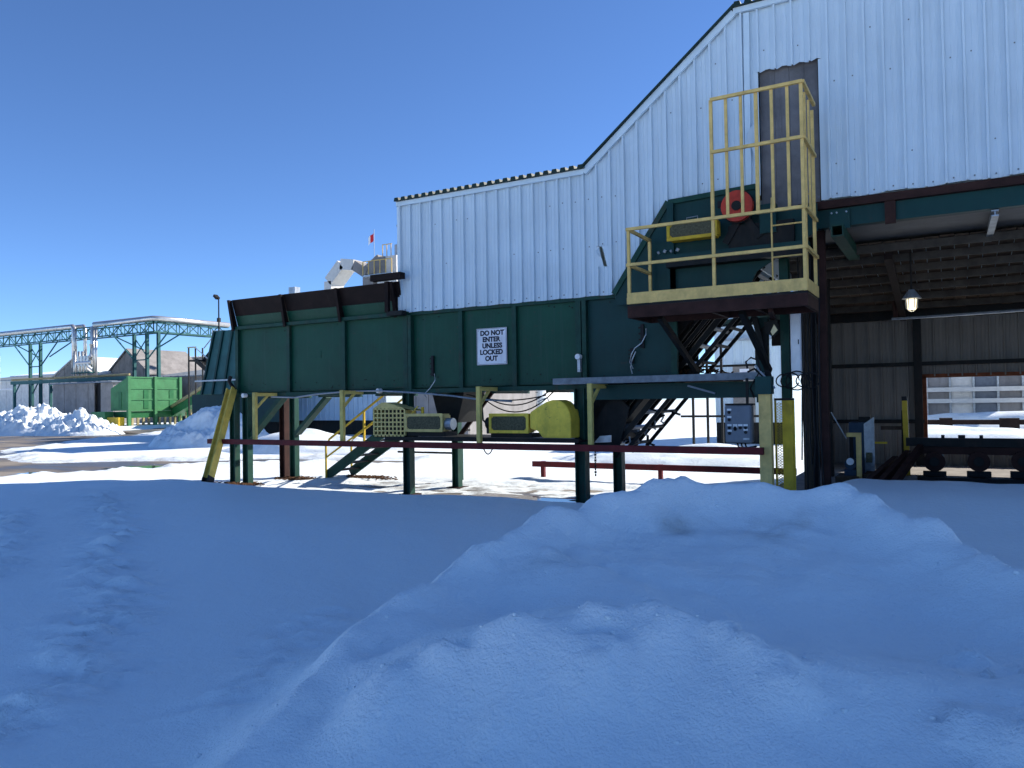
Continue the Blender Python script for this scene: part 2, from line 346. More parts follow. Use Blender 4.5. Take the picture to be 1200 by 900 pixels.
def snow_z(X, Y):
    ye = np.interp(X, EDGE_X, EDGE_Y) + .35*fbm(X*.45, Y*.45+5, 3)
    fg = np.where((Y < 15) & (Y > -8) & (X > -24) & (X < 14), 1, 0) > 0
    z_in = np.full(X.shape, .32); z_in[fg] = tps(X[fg], Y[fg])
    z_in = np.clip(z_in, .12, 2)
    z_in = np.where((X < -20) | (X > 10) | (Y < -3), .32, z_in)
    # detail
    md = np.clip((z_in-.42)/.5, 0, 1)
    det = .05*fbm(X*.5, Y*.5, 3) + .014*fbm(X*2.2, Y*2.2, 3)
    det = det + md*(.10*np.abs(fbm(X*1.5+3, Y*1.5, 5, .55)) + .022*fbm(X*6, Y*6, 4))
    for c, r, h in LUMPS:
        d = np.hypot(X-c.x, Y-c.y)/r; d = d*(.62+.9*np.abs(fbm(X*4.5+c.x, Y*4.5, 3))+.35*fbm(X*11, Y*11, 3)); det = det + h*np.maximum(0, 1-d**1.3)*(1+.8*fbm(X*9, Y*9, 3))
    for rp, wd, am in ((RIPPLE, .24, .09), (RIPPLE2, .28, .07), (RIPPLE3, .25, .05)):
        d = seg_dist(X+.35*fbm(X*.9, Y*.9, 3), Y+.35*fbm(X*.9+8, Y*.9, 3), rp)
        det = det + am*np.exp(-(d/wd)**2)*(.25+1.7*fbm((X+.6*Y)*2.4, (Y-.6*X)*6, 4, .6))
    for rp, am, wd, ns_ in ((RIDGE1, .16, .17, .30), (RIDGE2, .10, .09, .8)):
        d = seg_dist(X+.10*fbm(X*2.2, Y*2.2, 3), Y+.10*fbm(X*2.2+8, Y*2.2, 3), rp)
        det = det + am*np.exp(-np.sqrt(d*d+.0012)/wd)*np.clip(.8+ns_*1.9*fbm(X*2.6+4, Y*2.6, 4, .45), .15, 1.45)
    inner = z_in + det
    inner = inner + .40*sst(-2.6, -1.3, X)*sst(9.5, 12.6, Y)
    # plowed yard behind
    out = .075 + .05*fbm(X*.3, Y*.3, 3) + .022*fbm(X*1.7, Y*1.7, 4) + .012*fbm(X*6, Y*6, 2)*sst(60, 20, np.hypot(X, Y))
    dist = np.hypot(X, Y)
    for poly, sc_ in ((FAR_ROAD, 1.6), (NEAR_ROAD, .8)):
        d = poly_dist(X, Y, poly) + sc_*1.1*fbm(X*.35, Y*.35, 4)
        out = np.where(d < .9, out*sst(-.1, .9, d) - .08*(1-sst(-.3, .12, d)), out)
        out = out + .10*np.exp(-((d-.9)/.5)**2)*np.clip(.5+2.2*fbm(X*1.3, Y*1.3, 4), 0, 1.5)*sst(90, 30, dist)
    d = poly_dist(X, Y, SLUSH) + 1.2*fbm(X*.8, Y*1.6, 4)
    out = np.where(d < .6, out*sst(-.6, .6, d) + (1-sst(-.6, .6, d))*(.012+.05*fbm(X*1.2, Y*3.0, 4)), out)
    # low ridge thrown up by the plough along the yard edge
    out = out + .10*np.exp(-((Y-ye-1.6)/.5)**2)*sst(-17, -19, X)*np.clip(.6+1.6*fbm(X*1.1, Y*1.1, 4), 0, 1.4)
    k = sst(-.5, .55, Y-ye)
    # inside the shed: snow stops at the slab
    z = inner*(1-k) + out*k
    shed = sst(14.2, 14.45, Y)*sst(-2.1, -1.8, X)*(1-sst(20.6, 21.6, Y))
    return z*(1-shed) - .3*shed
def axis(segs):
    a = []
    for s, e, st in segs: a += list(np.arange(s, e, st))
    return np.array(a+[segs[-1][1]])
def snow_field():
    xs = axis([(-600, -200, 40), (-200, -100, 4), (-100, -40, 1.0), (-40, -22, .3), (-22, -6, .085), (-6, 4.5, .045), (4.5, 14, .3), (14, 60, 3), (60, 300, 40)])
    ys = axis([(-200, -20, 30), (-20, -2, 1.0), (-2, 1, .2), (1, 8.5, .045), (8.5, 18, .085), (18, 30, .3), (30, 110, .9), (110, 200, 5), (200, 900, 70)])
    X, Y = np.meshgrid(xs, ys); Z = snow_z(X, Y); nx, ny = len(xs), len(ys)
    me = bpy.data.meshes.new('snow_field'); n = nx*ny
    me.vertices.add(n); me.vertices.foreach_set('co', np.stack([X, Y, Z], -1).reshape(-1).astype(np.float32))
    i = np.arange((nx-1)*(ny-1)); r = i//(nx-1); c = i % (nx-1); a = r*nx+c
    q = np.stack([a, a+1, a+nx+1, a+nx], -1).reshape(-1).astype(np.int32); nf = len(i)
    me.loops.add(nf*4); me.loops.foreach_set('vertex_index', q)
    me.polygons.add(nf); me.polygons.foreach_set('loop_start', np.arange(0, nf*4, 4, dtype=np.int32))
    me.polygons.foreach_set('use_smooth', np.ones(nf, bool)); me.update()
    # grit: churned dirt under the conveyor, on the yard tracks and on the cut face of the bank
    g = np.zeros(X.shape)
    g += .9*(1-sst(-1.2, .5, poly_dist(X, Y, SLUSH)))
    for poly in (FAR_ROAD, NEAR_ROAD): g += .55*np.exp(-(np.clip(poly_dist(X, Y, poly), 0, 99)/1.0)**2)
    for p, r_, k in ((PT(790, 602, 6.55), .16, .55), (PT(905, 610, 6.4), .22, .5), (PT(945, 590, 6.5), .16, .4), (PT(840, 600, 6.5), .5, .22), (PT(640, 650, 5.6), .3, .3), (PT(1060, 735, 4.2), .15, .25)):
        g += k*np.exp(-((X-p.x)**2+(Y-p.y)**2)/r_**2)
    g += .16*sst(13, 15, Y)
    at = me.attributes.new('grit', 'FLOAT', 'POINT'); at.data.foreach_set('value', np.clip(g, 0, 1).reshape(-1).astype(np.float32))
    me.materials.append(MATS['snow'])
    o = bpy.data.objects.new('snow_field', me); COL.objects.link(o); o['kind'] = 'structure'
snow_field()
def crumbs():
    # broken bits of crust lying along the crests and on the lane
    pts = []
    def spread(poly, n, w_):
        for _ in range(n):
            i = random.randrange(len(poly)-1); a = Vector(poly[i]); b = Vector(poly[i+1]); p = a.lerp(b, random.random())
            pts.append((p.x+random.gauss(0, w_), p.y+random.gauss(0, w_), random.uniform(.005, .014)*random.choice((1, 1, 1, 1, 1.7))))
    spread(RIDGE2, 90, .22); spread(RIDGE1, 50, .3); spread(RIPPLE, 25, .25)
    X = np.array([p[0] for p in pts]); Y = np.array([p[1] for p in pts]); Z = snow_z(X[None], Y[None])[0]
    mb = MB(); t_ = (1+5**.5)/2
    V = [(-1, t_, 0), (1, t_, 0), (-1, -t_, 0), (1, -t_, 0), (0, -1, t_), (0, 1, t_), (0, -1, -t_), (0, 1, -t_), (t_, 0, -1), (t_, 0, 1), (-t_, 0, -1), (-t_, 0, 1)]
    F_ = [(0, 11, 5), (0, 5, 1), (0, 1, 7), (0, 7, 10), (0, 10, 11), (1, 5, 9), (5, 11, 4), (11, 10, 2), (10, 7, 6), (7, 1, 8), (3, 9, 4), (3, 4, 2), (3, 2, 6), (3, 6, 8), (3, 8, 9), (4, 9, 5), (2, 4, 11), (6, 2, 10), (8, 6, 7), (9, 8, 1)]
    for (x, y, r), z in zip(pts, Z):
        i = len(mb.v); sx, sy, sz = [r*random.uniform(.5, 1.1)/1.9 for _ in range(3)]; a = random.random()*6
        for v in V:
            k = random.uniform(.75, 1.25); vx, vy = v[0]*sx*k, v[1]*sy*k
            mb.v.append((x+vx*math.cos(a)-vy*math.sin(a), y+vx*math.sin(a)+vy*math.cos(a), z+v[2]*sz*k*.8+r*.2))
        mb.f += [tuple(i+q for q in f) for f in F_]
    o = mb.build('snow_crumbs', 'snow', None, smooth=True, kind='stuff'); o['label'] = 'small crumbs of crusted snow strewn over the foreground bank'; o['category'] = 'snow'
crumbs()
def puddle(poly, z=.006, nm='puddle'):
    P = [Vector((x, y, z)) for x, y in poly]; c = sum(P, Vector())/len(P); pts = []
    for i in range(len(P)):
        for k in range(5):
            q = P[i].lerp(P[(i+1) % len(P)], k/5); pts.append(q+(q-c)*(.25*random.uniform(-1, 1)))
    MB().quad(*pts).build(nm, 'puddle', kind='structure')
puddle(wp([(120, 549), (150, 546.5), (205, 546), (200, 549), (160, 552), (130, 552)]))
puddle([(-9.8, 13.9), (-7.2, 13.7), (-6.3, 14.1), (-7, 14.7), (-9, 14.8)], .03)
puddle(wp([(10, 556), (40, 553.5), (70, 553.5), (55, 556)]), .008)

def snow_bank(cx, cy, rx, ry, h, rough, label, rot=0, n=130, group='heaped snow banks'):
    u = np.linspace(-1, 1, n); U, V = np.meshgrid(u, u); r = np.sqrt(U**2+V**2)
    z = h*np.clip(1-r**1.5, 0, 1)**.8; X = U*rx; Y = V*ry
    k = sst(1.0, .8, r)
    z = z*(1+.5*fbm(U*2+cx, V*2+cy, 2)) + k*rough*((np.abs(fbm(X*1.15+cx, Y*1.15+cy, 5, .55))*1.35-.2) if rough > .3 else fbm(X*.5+cx, Y*.5+cy, 3)) - .04
    z = np.where(r > .995, -.05, z)
    c, s_ = math.cos(rot), math.sin(rot)
    me = bpy.data.meshes.new('snow_bank')
    V3 = np.stack([X*c-Y*s_, X*s_+Y*c, z], -1).reshape(-1, 3)
    F_ = [(j*n+i, j*n+i+1, (j+1)*n+i+1, (j+1)*n+i) for j in range(n-1) for i in range(n-1)]
    me.from_pydata(V3.tolist(), [], F_); me.update()
    me.polygons.foreach_set('use_smooth', [True]*len(me.polygons)); me.materials.append(MATS['snow'])
    at = me.attributes.new('grit', 'FLOAT', 'POINT'); at.data.foreach_set('value', np.full(n*n, .22, np.float32))
    o = bpy.data.objects.new('snow_bank', me); COL.objects.link(o); o.location = (cx, cy, .05)
    return tag(o, label, 'snow bank', group)

# ================================================================== METAL-CLAD BUILDING
PW = .285
def strip_profile(w_):
    return [(0, 0), (.006, .062), (.038, .062), (.046, 0), (.125, 0), (.132, .007), (.145, .007), (.152, 0), (.2, 0), (.207, .007), (.22, .007), (.227, 0), (w_+.012, .001)]
def clad_strip(mb, x0, w_, y, zb, zt, x1clip=None, ax='x', sgn=-1):
    # one rib-to-rib sheet; zb/zt are functions of x
    i = len(mb.v); pr = [(min(a, w_+.012), d) for a, d in strip_profile(w_)]
    for a, d in pr:
        x = x0+a
        for z in (zb(x), zt(x)): mb.v.append((x, y+sgn*d, z) if ax == 'x' else (y-sgn*d, x, z))
    for k in range(len(pr)-1): mb.f.append((i+2*k, i+2*k+2, i+2*k+3, i+2*k+1))
ROOF_L, ROOF_H = 6.66, 9.07
def roofline(x):
    if x < -6.2: return ROOF_L
    if x < -3.22: return ROOF_L+(x+6.2)/2.98*(ROOF_H-ROOF_L)
    return ROOF_H
HEAD_X = [(-5.58, 4.16), (-4.45, 5.74), (-1.87, 5.80)]
def wallbottom(x):
    if x < -5.62: return 4.135+.006*math.sin(x*9)
    if x < -4.5: return 4.17+(x+5.62)/1.12*1.5
    if x < -1.87: return 5.66
    return 5.43+.012*math.sin(x*7)
bld = thing('metal_building', 'tall pale ribbed metal building with stepped roofline and open dark bay', 'building', (-2.9, 14, 0))
x = -10.82; k = 0
while x < 3.2:
    mb = MB(); xm = x+PW/2
    zb = wallbottom; zt = lambda q: roofline(q)-.05
    if -2.82 < xm < -1.80:        # the doorway cut through the sheets
        clad_strip(mb, x, PW, 14-.002*(k % 2), lambda q: 7.86+.02*math.sin(q*23), zt)
        if xm > -1.9: MB().box(-1.83, x+PW-.001, 13.995, 14.005, 5.43, 7.86).build('door_side_sheet', 'cladding', bld)
    elif abs(xm+5.83) < .1:       # torn sheet
        clad_strip(mb, x, PW, 14, zb, lambda q: 4.70); clad_strip(mb, x, PW, 14, lambda q: 5.10, zt)
        mb.quad((x, 13.998, 4.70), (x+.135, 13.998, 4.70), (x+.10, 13.998, 4.84), (x+.075, 13.997, 4.9), (x+.045, 13.998, 5.10), (x, 13.998, 5.10))
        mb.quad((x+.205, 13.998, 4.70), (x+PW, 13.998, 4.70), (x+PW, 13.998, 5.10), (x+.10, 13.998, 5.10), (x+.15, 13.997, 4.95), (x+.165, 13.998, 4.86))
    else: clad_strip(mb, x, PW, 14-.002*(k % 2), zb, zt)
    mb.build('cladding_panel', 'cladding', bld)
    x += PW; k += 1
MB().prism([(-5.975+.045, 13.99, 5.08), (-5.975+.0, 13.93, 5.02), (-5.975+.04, 13.94, 4.92), (-5.975+.09, 13.99, 4.88)], (0, .004, 0)).build('torn_flap', 'trim', bld)
MB().box(3.25, 15, 14, 14.08, 5.43, 11.4).build('wall_sheet', 'cladding', bld)  # higher bay out of view, raised so its shadow covers the foreground snow
MB().box(5.5, 15, 14.02, 14.06, 0, 5.42).build('wall_sheet', 'cladding', bld)
# trim boards along the roofline
MB().box(-10.86, -6.2, 13.90, 13.958, ROOF_L-.10, ROOF_L).build('eave_trim', 'trim', bld)
MB().box(-3.22, 3.2, 13.90, 13.958, ROOF_H-.10, ROOF_H).build('eave_trim', 'trim', bld)
p0, p1 = Vector((-6.2, 13.93, ROOF_L-.06)), Vector((-3.22, 13.93, ROOF_H-.06))
MB().bar(p0, p1, .055, .13).build('rake_trim', 'trim', bld)
MB().box(-10.875, -10.82, 13.95, 14.05, 4.15, ROOF_L-.1).build('corner_trim', 'trim', bld)
MB().bar((-3.03, 13.965, 5.7), (-3.0, 13.965, ROOF_H-.12), .10, .05, (0, 1, 0)).build('corner_trim', 'trim', bld)
# corrugated roof sheets, ends showing above the eave
def corr_roof(xa, xb, z, ya, yb, rise):
    mb = MB(); xx = xa; pr = []
    while xx < xb:
        pr += [(xx, .005), (xx+.02, .075), (xx+.115, .075), (xx+.135, .005)]; xx += .19
    i = len(mb.v)
    for a, h in pr:
        mb.v += [(a, ya, z+h), (a, yb, z+h+rise), (a, ya, z-.004), (a, yb, z-.004+rise)]
    for q in range(len(pr)-1):
        a = i+4*q; mb.f += [(a, a+4, a+5, a+1), (a, a+2, a+6, a+4), (a+2, a+3, a+7, a+6)]
    return mb
corr_roof(-10.86, -6.25, ROOF_L, 13.82, 17.2, .35).build('roof_sheet', 'roof_green', bld)
MB().box(3.2, 15.05, 13.9, 21.2, 11.4, 11.55).build('roof_sheet', 'roof_green', bld)  # roof of the unseen bay raised for the foreground shade
MB().box(3.2, 3.25, 14.1, 21.1, 9.2, 11.4).build('side_wall', 'cladding', bld)
corr_roof(-3.2, 3.15, ROOF_H, 13.82, 21.2, .5).build('roof_sheet', 'roof_green', bld)
MB().prism([(-6.22, 13.84, ROOF_L+.02), (-3.2, 13.84, ROOF_H+.02), (-3.2, 13.84, ROOF_H+.06), (-6.22, 13.84, ROOF_L+.06)], (0, 3.4, 0)).build('roof_sheet', 'roof_green', bld)
# end and rear walls
MB().box(-10.83, -10.79, 14.05, 17.2, 4.15, ROOF_L).build('end_wall', 'cladding', bld)
MB().prism([(-10.79, 17.16, 4.15), (-2.9, 17.16, 4.15), (-2.9, 17.16, 9.05), (-3.22, 17.16, 9.05), (-6.2, 17.16, 7.0), (-10.79, 17.16, 7.0)], (0, .04, 0)).build('rear_wall', 'cladding', bld)
MB().box(-2.94, -2.9, 14.15, 21, 4.4, 9.05).build('side_wall', 'cladding', bld)
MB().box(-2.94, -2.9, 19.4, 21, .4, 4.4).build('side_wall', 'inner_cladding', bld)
MB().box(14.96, 15, 14.1, 21, 0, 11.4).build('side_wall', 'cladding', bld)
MB().box(-2.9, 15, 21.06, 21.1, 2.7, 9.05).build('rear_wall', 'cladding', bld)
# doorway
d = thing('tall_wooden_door', 'weathered grey plank door high in the wall behind the yellow cage', 'door', (-2.34, 14.1, 5.3))
for i in range(4): MB().box(-2.82+.25*i, -2.575+.25*i, 14.10-.004*(i % 2), 14.14, 5.3, 7.93).build('plank', 'grey_door', d)
MB().box(-1.845, -1.81, 14.02, 14.12, 5.4, 7.94).build('jamb', 'black', bld)
MB().box(-2.90, -2.83, 14.03, 14.12, 5.6, 7.92).build('jamb', 'black', bld)
MB().box(-2.90, -1.80, 14.03, 14.12, 7.94, 7.99).build('lintel', 'black', bld)
MB().prism([(-2.86, 13.97, 7.6), (-2.88, 13.95, 7.0), (-3.02, 13.86, 6.75), (-2.86, 13.97, 6.2)], (.005, 0, 0)).build('bent_sheet', 'cladding', bld)
# screw heads
mb = MB()
for zz in (5.15, 6.05, 7.45, 8.2):
    xx = -10.7
    while xx < 1.6:
        z = zz+random.uniform(-.03, .03)
        if random.random() < .7 and wallbottom(xx)+.1 < z < roofline(xx)-.2 and not (-2.95 < xx < -1.8 and z < 8):
            mb.box(xx-.010, xx+.010, 13.988, 14.0, z-.010, z+.010)
        xx += PW*random.choice((1, 1, 2))
xx = -10.7
while xx < 1.6:
    if not -5.7 < xx < -1.9: z = wallbottom(xx)+.07; mb.box(xx-.011, xx+.011, 13.985, 14.0, z-.011, z+.011)
    xx += PW
mb.build('screw_heads', 'panel_grey', bld, kind='stuff')

# beams over the open bay
MB().box(-2.2, 5.6, 13.94, 14.2, 5.27, 5.40).build('edge_beam', 'rust_beam', bld)
MB().box(-2.6, 5.6, 14.04, 14.22, 4.96, 5.266).build('header_beam', 'teal_plate', bld)
MB().box(-2.6, 5.6, 14.23, 16.35, 4.97, 5.05).build('soffit', 'soffit_grey', bld)
MB().box(-.86, -.70, 13.96, 14.03, 4.90, 5.265).build('beam_stiffener', 'rust_beam', bld)
a = PY(1166, 247, 14.1)
MB().hbeam((a.x, 14.1, 4.90), (a.x-.02, 16.3, 4.84), .10, .10, (0, 0, 1), .02).build('soffit_bracket', 'galv', bld)
t = thing('square_tube_arm', 'open-ended green square steel tube poking out under the beam', 'steel tube', (-1.62, 13.7, 4.6))
a = PY(981, 270, 13.6); s_ = .085
for dx, dz, w_, h_ in ((0, s_, 2*s_+.02, .02), (0, -s_, 2*s_+.02, .02), (s_, 0, .02, 2*s_-.02), (-s_, 0, .02, 2*s_-.02)):
    MB().box(a.x+dx-w_/2, a.x+dx+w_/2, 13.6, 16.2, a.z+dz-h_/2, a.z+dz+h_/2).build('tube_wall', 'green_steel', t)
MB().box(a.x-.16, a.x+.16, 13.97, 14.03, a.z+.10, a.z+.42).build('mount_plate', 'teal_plate', t)
for dx in (-.12, -.04, .11): MB().cyl((a.x+dx, 13.94, a.z+.37), (a.x+dx, 13.98, a.z+.37), .016, 6).build('bolt', 'galv', t)

# ------------------------------------------------------------------ bay interior
flo = MB().box(-2.9, 15, 14.5, 21.05, -.1, .4).build('floor', 'concrete', kind='structure')
BW = 21.0
x = -2.9; k = 0
WX0, WX1, WZ0, WZ1 = -.52, 4.2, .9, 2.52
while x < 4.6:
    mb = MB(); xm = x+PW/2; y = BW-.002*(k % 2)
    if WX0 < xm < WX1:
        clad_strip(mb, x, PW, y, lambda q: WZ1, lambda q: 4.6)
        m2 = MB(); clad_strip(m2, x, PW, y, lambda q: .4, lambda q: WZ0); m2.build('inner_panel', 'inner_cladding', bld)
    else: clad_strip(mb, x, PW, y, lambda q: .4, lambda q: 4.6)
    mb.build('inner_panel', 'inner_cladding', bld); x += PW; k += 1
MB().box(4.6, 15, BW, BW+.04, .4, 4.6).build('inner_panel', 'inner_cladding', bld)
for z, px in ((1.45, 0), (2.83, 0)):
    MB().box(-2.88, -.55 if z < 2 else 4.6, BW-.13, BW-.04, z-.045, z+.045).build('girt', 'dark_steel', bld)
MB().box(-2.88, 4.6, BW-.24, BW-.05, 3.92, 4.14).build('girt', 'dark_steel', bld)
MB().hbeam((-.66, BW-.16, .4), (-.66, BW-.16, 4.2), .17, .2, (0, 1, 0), .03).build('frame_column', 'dark_steel', bld)
for x0, x1, z0, z1 in ((WX0-.06, WX0+.03, WZ0, WZ1), (WX0-.06, WX1, WZ1-.03, WZ1+.06)): MB().box(x0, x1, BW-.06, BW+.05, z0, z1).build('window_frame', 'orange_rust', bld)
# plank ceiling on joists, falling to the back
cz = lambda y: 4.02+(y-BW)*(-.148)
for i in range(34):
    xa = -2.85+i*.23
    yb = BW-.3
    for y0, y1 in ((15.6, 18.2), (18.22, yb)):
        j = random.uniform(-.01, .01)
        MB().prism([(xa, y0, cz(y0)+.06+j), (xa+.215, y0, cz(y0)+.06+j), (xa+.215, y1, cz(y1)+.06+j), (xa, y1, cz(y1)+.06+j)], (0, 0, .03)).build('ceiling_plank', 'wood', bld)
for y in (15.62, 16.3, 17.0, 17.7, 18.4, 19.15, 20.0): MB().box(-2.85, 4.9, y, y+.07, cz(y)-.09, cz(y)+.05).build('joist', 'joist_grey', bld)
MB().bar((-.93, 15.7, cz(15.7)-.16), (-.93, 20.6, cz(20.6)-.16), .14, .12).build('ceiling_beam', 'rust_board', bld)
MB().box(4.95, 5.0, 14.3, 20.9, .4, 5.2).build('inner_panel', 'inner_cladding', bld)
a = PY(1047, 380, 19.5)
MB().tube([PY(1043, 308, 19.5), PY(1047, 345, 19.5), PY(1050, 372, 19.5)], .05, 8).build('sprinkler_pipe', 'rust_beam', bld)
MB().tube([PY(1045, 374, 19.3), PY(1120, 369, 19.3), PY(1220, 362, 19.3)], .03, 8).build('sprinkler_pipe', 'galv', bld)

# lit pendant
a = PY(1068.5, 357, 16.2)
L = thing('pendant_lamp', 'lit caged work lamp hanging from the ceiling of the dark bay', 'lamp', (a.x, a.y, a.z-.12))
MB().cyl((a.x, a.y, a.z+.1), (a.x, a.y, a.z-.09), .085, 12, .07).build('bulb_glass', 'lamp_glow', L, smooth=True)
MB().cyl((a.x, a.y, a.z+.11), (a.x, a.y, a.z+.28), .17, 14, .05).build('shade', 'galv', L)
MB().cyl((a.x, a.y, a.z+.28), (a.x, a.y, cz(16.2)+.02), .02, 6).build('stem', 'dark_steel', L)
for k in range(6):
    t_ = k*math.pi/3; c, s_ = math.cos(t_), math.sin(t_)
    MB().tube([(a.x+.10*c, a.y+.10*s_, a.z+.11), (a.x+.095*c, a.y+.095*s_, a.z-.06), (a.x+.03*c, a.y+.03*s_, a.z-.125)], .006, 4).build('cage_bar', 'galv', L)
pl = bpy.data.lights.new('lamp_light', 'POINT'); pl.energy = 2.5; pl.color = (1, .85, .6); pl.shadow_soft_size = .08
po = bpy.data.objects.new('lamp_light', pl); COL.objects.link(po); po.location = (0, 0, -.06); po.parent = L

# ================================================================== TROUGH CONVEYOR
YF = 14.0
tr = thing('trough_conveyor', 'long dark green steel trough conveyor raised on posts, flared rusty top boards', 'conveyor', (-11, 14.9, 0))
ST = [-16.27, -14.41, -12.59, -10.74, -9.24, -7.90, -6.43, -4.47]
TZ0, TZ1 = 2.42, 4.13
for i in range(7):
    m_ = 'green_plate' if i < 6 else 'teal_plate'
    MB().box(ST[i]+.035, ST[i+1]-.035, YF+.10, YF+.125, TZ0, TZ1).build('side_panel', m_, tr)
for i, x in enumerate(ST):
    w_ = .05 if i in (0, 1, 2, 4, 5) else .06
    mb = MB().box(x-w_, x+w_, YF+.02, YF+.10, TZ0-.02, TZ1-.06)
    if i in (3, 6): mb.box(x+.10, x+.19, YF-.02, YF+.099, TZ0-.1, TZ1-.06)
    mb.build('stiffener', 'green_steel', tr)
MB().box(-16.32, -10.6, YF-.06, YF+.13, TZ1-.06, TZ1+.02).build('top_rail', 'green_steel', tr)
MB().box(-10.6, -4.5, YF+.015, YF+.13, TZ1-.06, TZ1+.02).build('top_rail', 'green_steel', tr)
MB().box(-16.32, -6.3, YF+.0, YF+.16, TZ0-.12, TZ0-.022).build('bottom_rail', 'green_steel', tr)
MB().box(-16.3, -4.5, 15.72, 15.75, TZ0, TZ1).build('rear_panel', 'green_plate', tr)
MB().box(-16.3, -4.5, YF+.13, 15.72, TZ0-.05, TZ0-.02).build('floor_plate', 'dark_steel', tr)
MB().box(-16.3, -16.27, YF+.13, 15.72, TZ0, TZ1).build('end_plate', 'green_plate', tr)
for x in (-15.3, -13.5, -11.7, -9.9, -8.5, -7.2): MB().box(x-.05, x+.05, YF+.17, 15.7, TZ0-.16, TZ0-.055).build('cross_bearer', 'green_steel', tr)
MB().box(-12.37, -12.02+.0, YF+.092, YF+.099, 3.22, 3.40).build('patch_plate', 'green_plate', tr).location.x -= 1.35
mb = MB()
for i in range(7):
    for k in range(9):
        x = random.uniform(ST[i]+.12, ST[i+1]-.12); z = random.choice((TZ0+.09, TZ0+.2, TZ0+.11, TZ1-.14))+random.uniform(-.04, .04)
        mb.cyl((x, YF+.088, z), (x, YF+.1, z), random.uniform(.008, .016), 6)
mb.build('bolt_heads', 'dark_steel', tr, kind='stuff')
for i in range(7):
    for z in (TZ0+.03,): MB().box(ST[i]+.06, ST[i+1]-.06, YF+.085, YF+.1, z-.012, z+.012).build('weld_strip', 'green_steel', tr)
# flared top boards
def flare(x0, x1, z0, z1):
    f_ = lambda z: YF+.06-(z-TZ1)*.30
    return MB().prism([(x0, f_(z0), z0), (x1, f_(z0), z0), (x1, f_(z1), z1), (x0, f_(z1), z1)], (0, .03, .015))
fx = [-16.27, -14.41, -12.59, -10.78]
for i in range(3):
    flare(fx[i]+.026, fx[i+1]-.001, TZ1+.021, TZ1+.29).build('flare_panel', 'green_plate', tr)
    flare(fx[i]+.026, fx[i+1]-.001, TZ1+.295, TZ1+.70).build('flare_board', 'rust_board', tr)
    MB().prism([(fx[i]+.03, 15.75, TZ1), (fx[i+1]-.03, 15.75, TZ1), (fx[i+1]-.03, 16.1, TZ1+.66), (fx[i]+.03, 16.1, TZ1+.66)], (0, .03, .0)).build('flare_board', 'rust_board', tr)
for i, x in enumerate(fx[:3]+[-10.93]):
    MB().prism([(x, YF-.09, TZ1-.10), (x, YF+.045, TZ1+.03), (x, YF-.15, TZ1+.70), (x, YF-.25, TZ1+.70)], (.025, 0, 0)).bar((x+.012, YF-.10, TZ1-.10), (x+.012, YF-.25, TZ1+.70), .075, .02, (0, 1, 0)).build('flare_bracket', 'rust_board', tr)
# T-post by the building corner
a = PY(454, 330, 13.75); b = PY(454, 366, 13.75)
MB().bar((b.x, 13.75, b.z), (b.x, 13.75, a.z), .10, .08).build('tee_post', 'rust_board', tr)
c0 = PY(438, 327, 13.75); c1 = PY(473, 325, 13.75)
MB().box(c0.x, c1.x, 13.62, 13.8, c0.z-.07, c0.z+.07).build('tee_bar', 'rust_board', tr)
MB().box(b.x, -10.6, 13.72, 13.9, TZ1-.07, TZ1+.03).build('tee_arm', 'dark_steel', tr)
a = PY(345, 341, 15.6); MB().box(a.x-.12, a.x+.12, 15.5, 15.7, TZ1+.4, a.z+.1).build('capping_block', 'galv', tr)
# posts
for x in (-16.36, -15.88):
    MB().hbeam((x, 14.02, -.02), (x, 14.02, TZ0-.12), .17, .2, (1, 0, 0), .022).build('leg', 'green_steel', tr)
MB().hbeam((-16.30, 15.7, -.02), (-16.30, 15.7, TZ0-.05), .2, .2, (1, 0, 0), .022).build('leg', 'rust_beam', tr)
MB().hbeam((-15.92, 15.7, -.02), (-15.92, 15.7, TZ0-.05), .17, .2, (1, 0, 0), .022).build('leg', 'green_steel', tr)
for x, y, w_ in ((-10.70, 14.05, .19), (-10.46, 15.65, .18), (-6.40, 14.05, .22), (-6.26, 15.65, .2)):
    MB().hbeam((x, y, -.02), (x, y, TZ0-.1), w_, w_, (1, 0, 0), .025).build('leg', 'green_steel', tr)
for x, y in ((-15.8, 14.1), (-15.8, 15.7)):
    MB().bar((x, y, 1.28), (x+1.15, y, TZ0-.13), .10, .22, (0, 1, 0)).build('knee_brace', 'green_steel', tr)
MB().bar((-10.4, 15.6, 1.2), (-9.4, 15.6, TZ0-.1), .06, .1).build('knee_brace', 'rust_beam', tr)
for x, y in ((-16.36, 14.02), (-15.88, 14.02), (-16.3, 15.7), (-15.92, 15.7), (-10.7, 14.05), (-10.46, 15.65), (-6.4, 14.05), (-6.26, 15.65)):
    MB().box(x-.2, x+.2, y-.2, y+.2, -.05, .035).build('base_plate', 'rust_beam', tr)
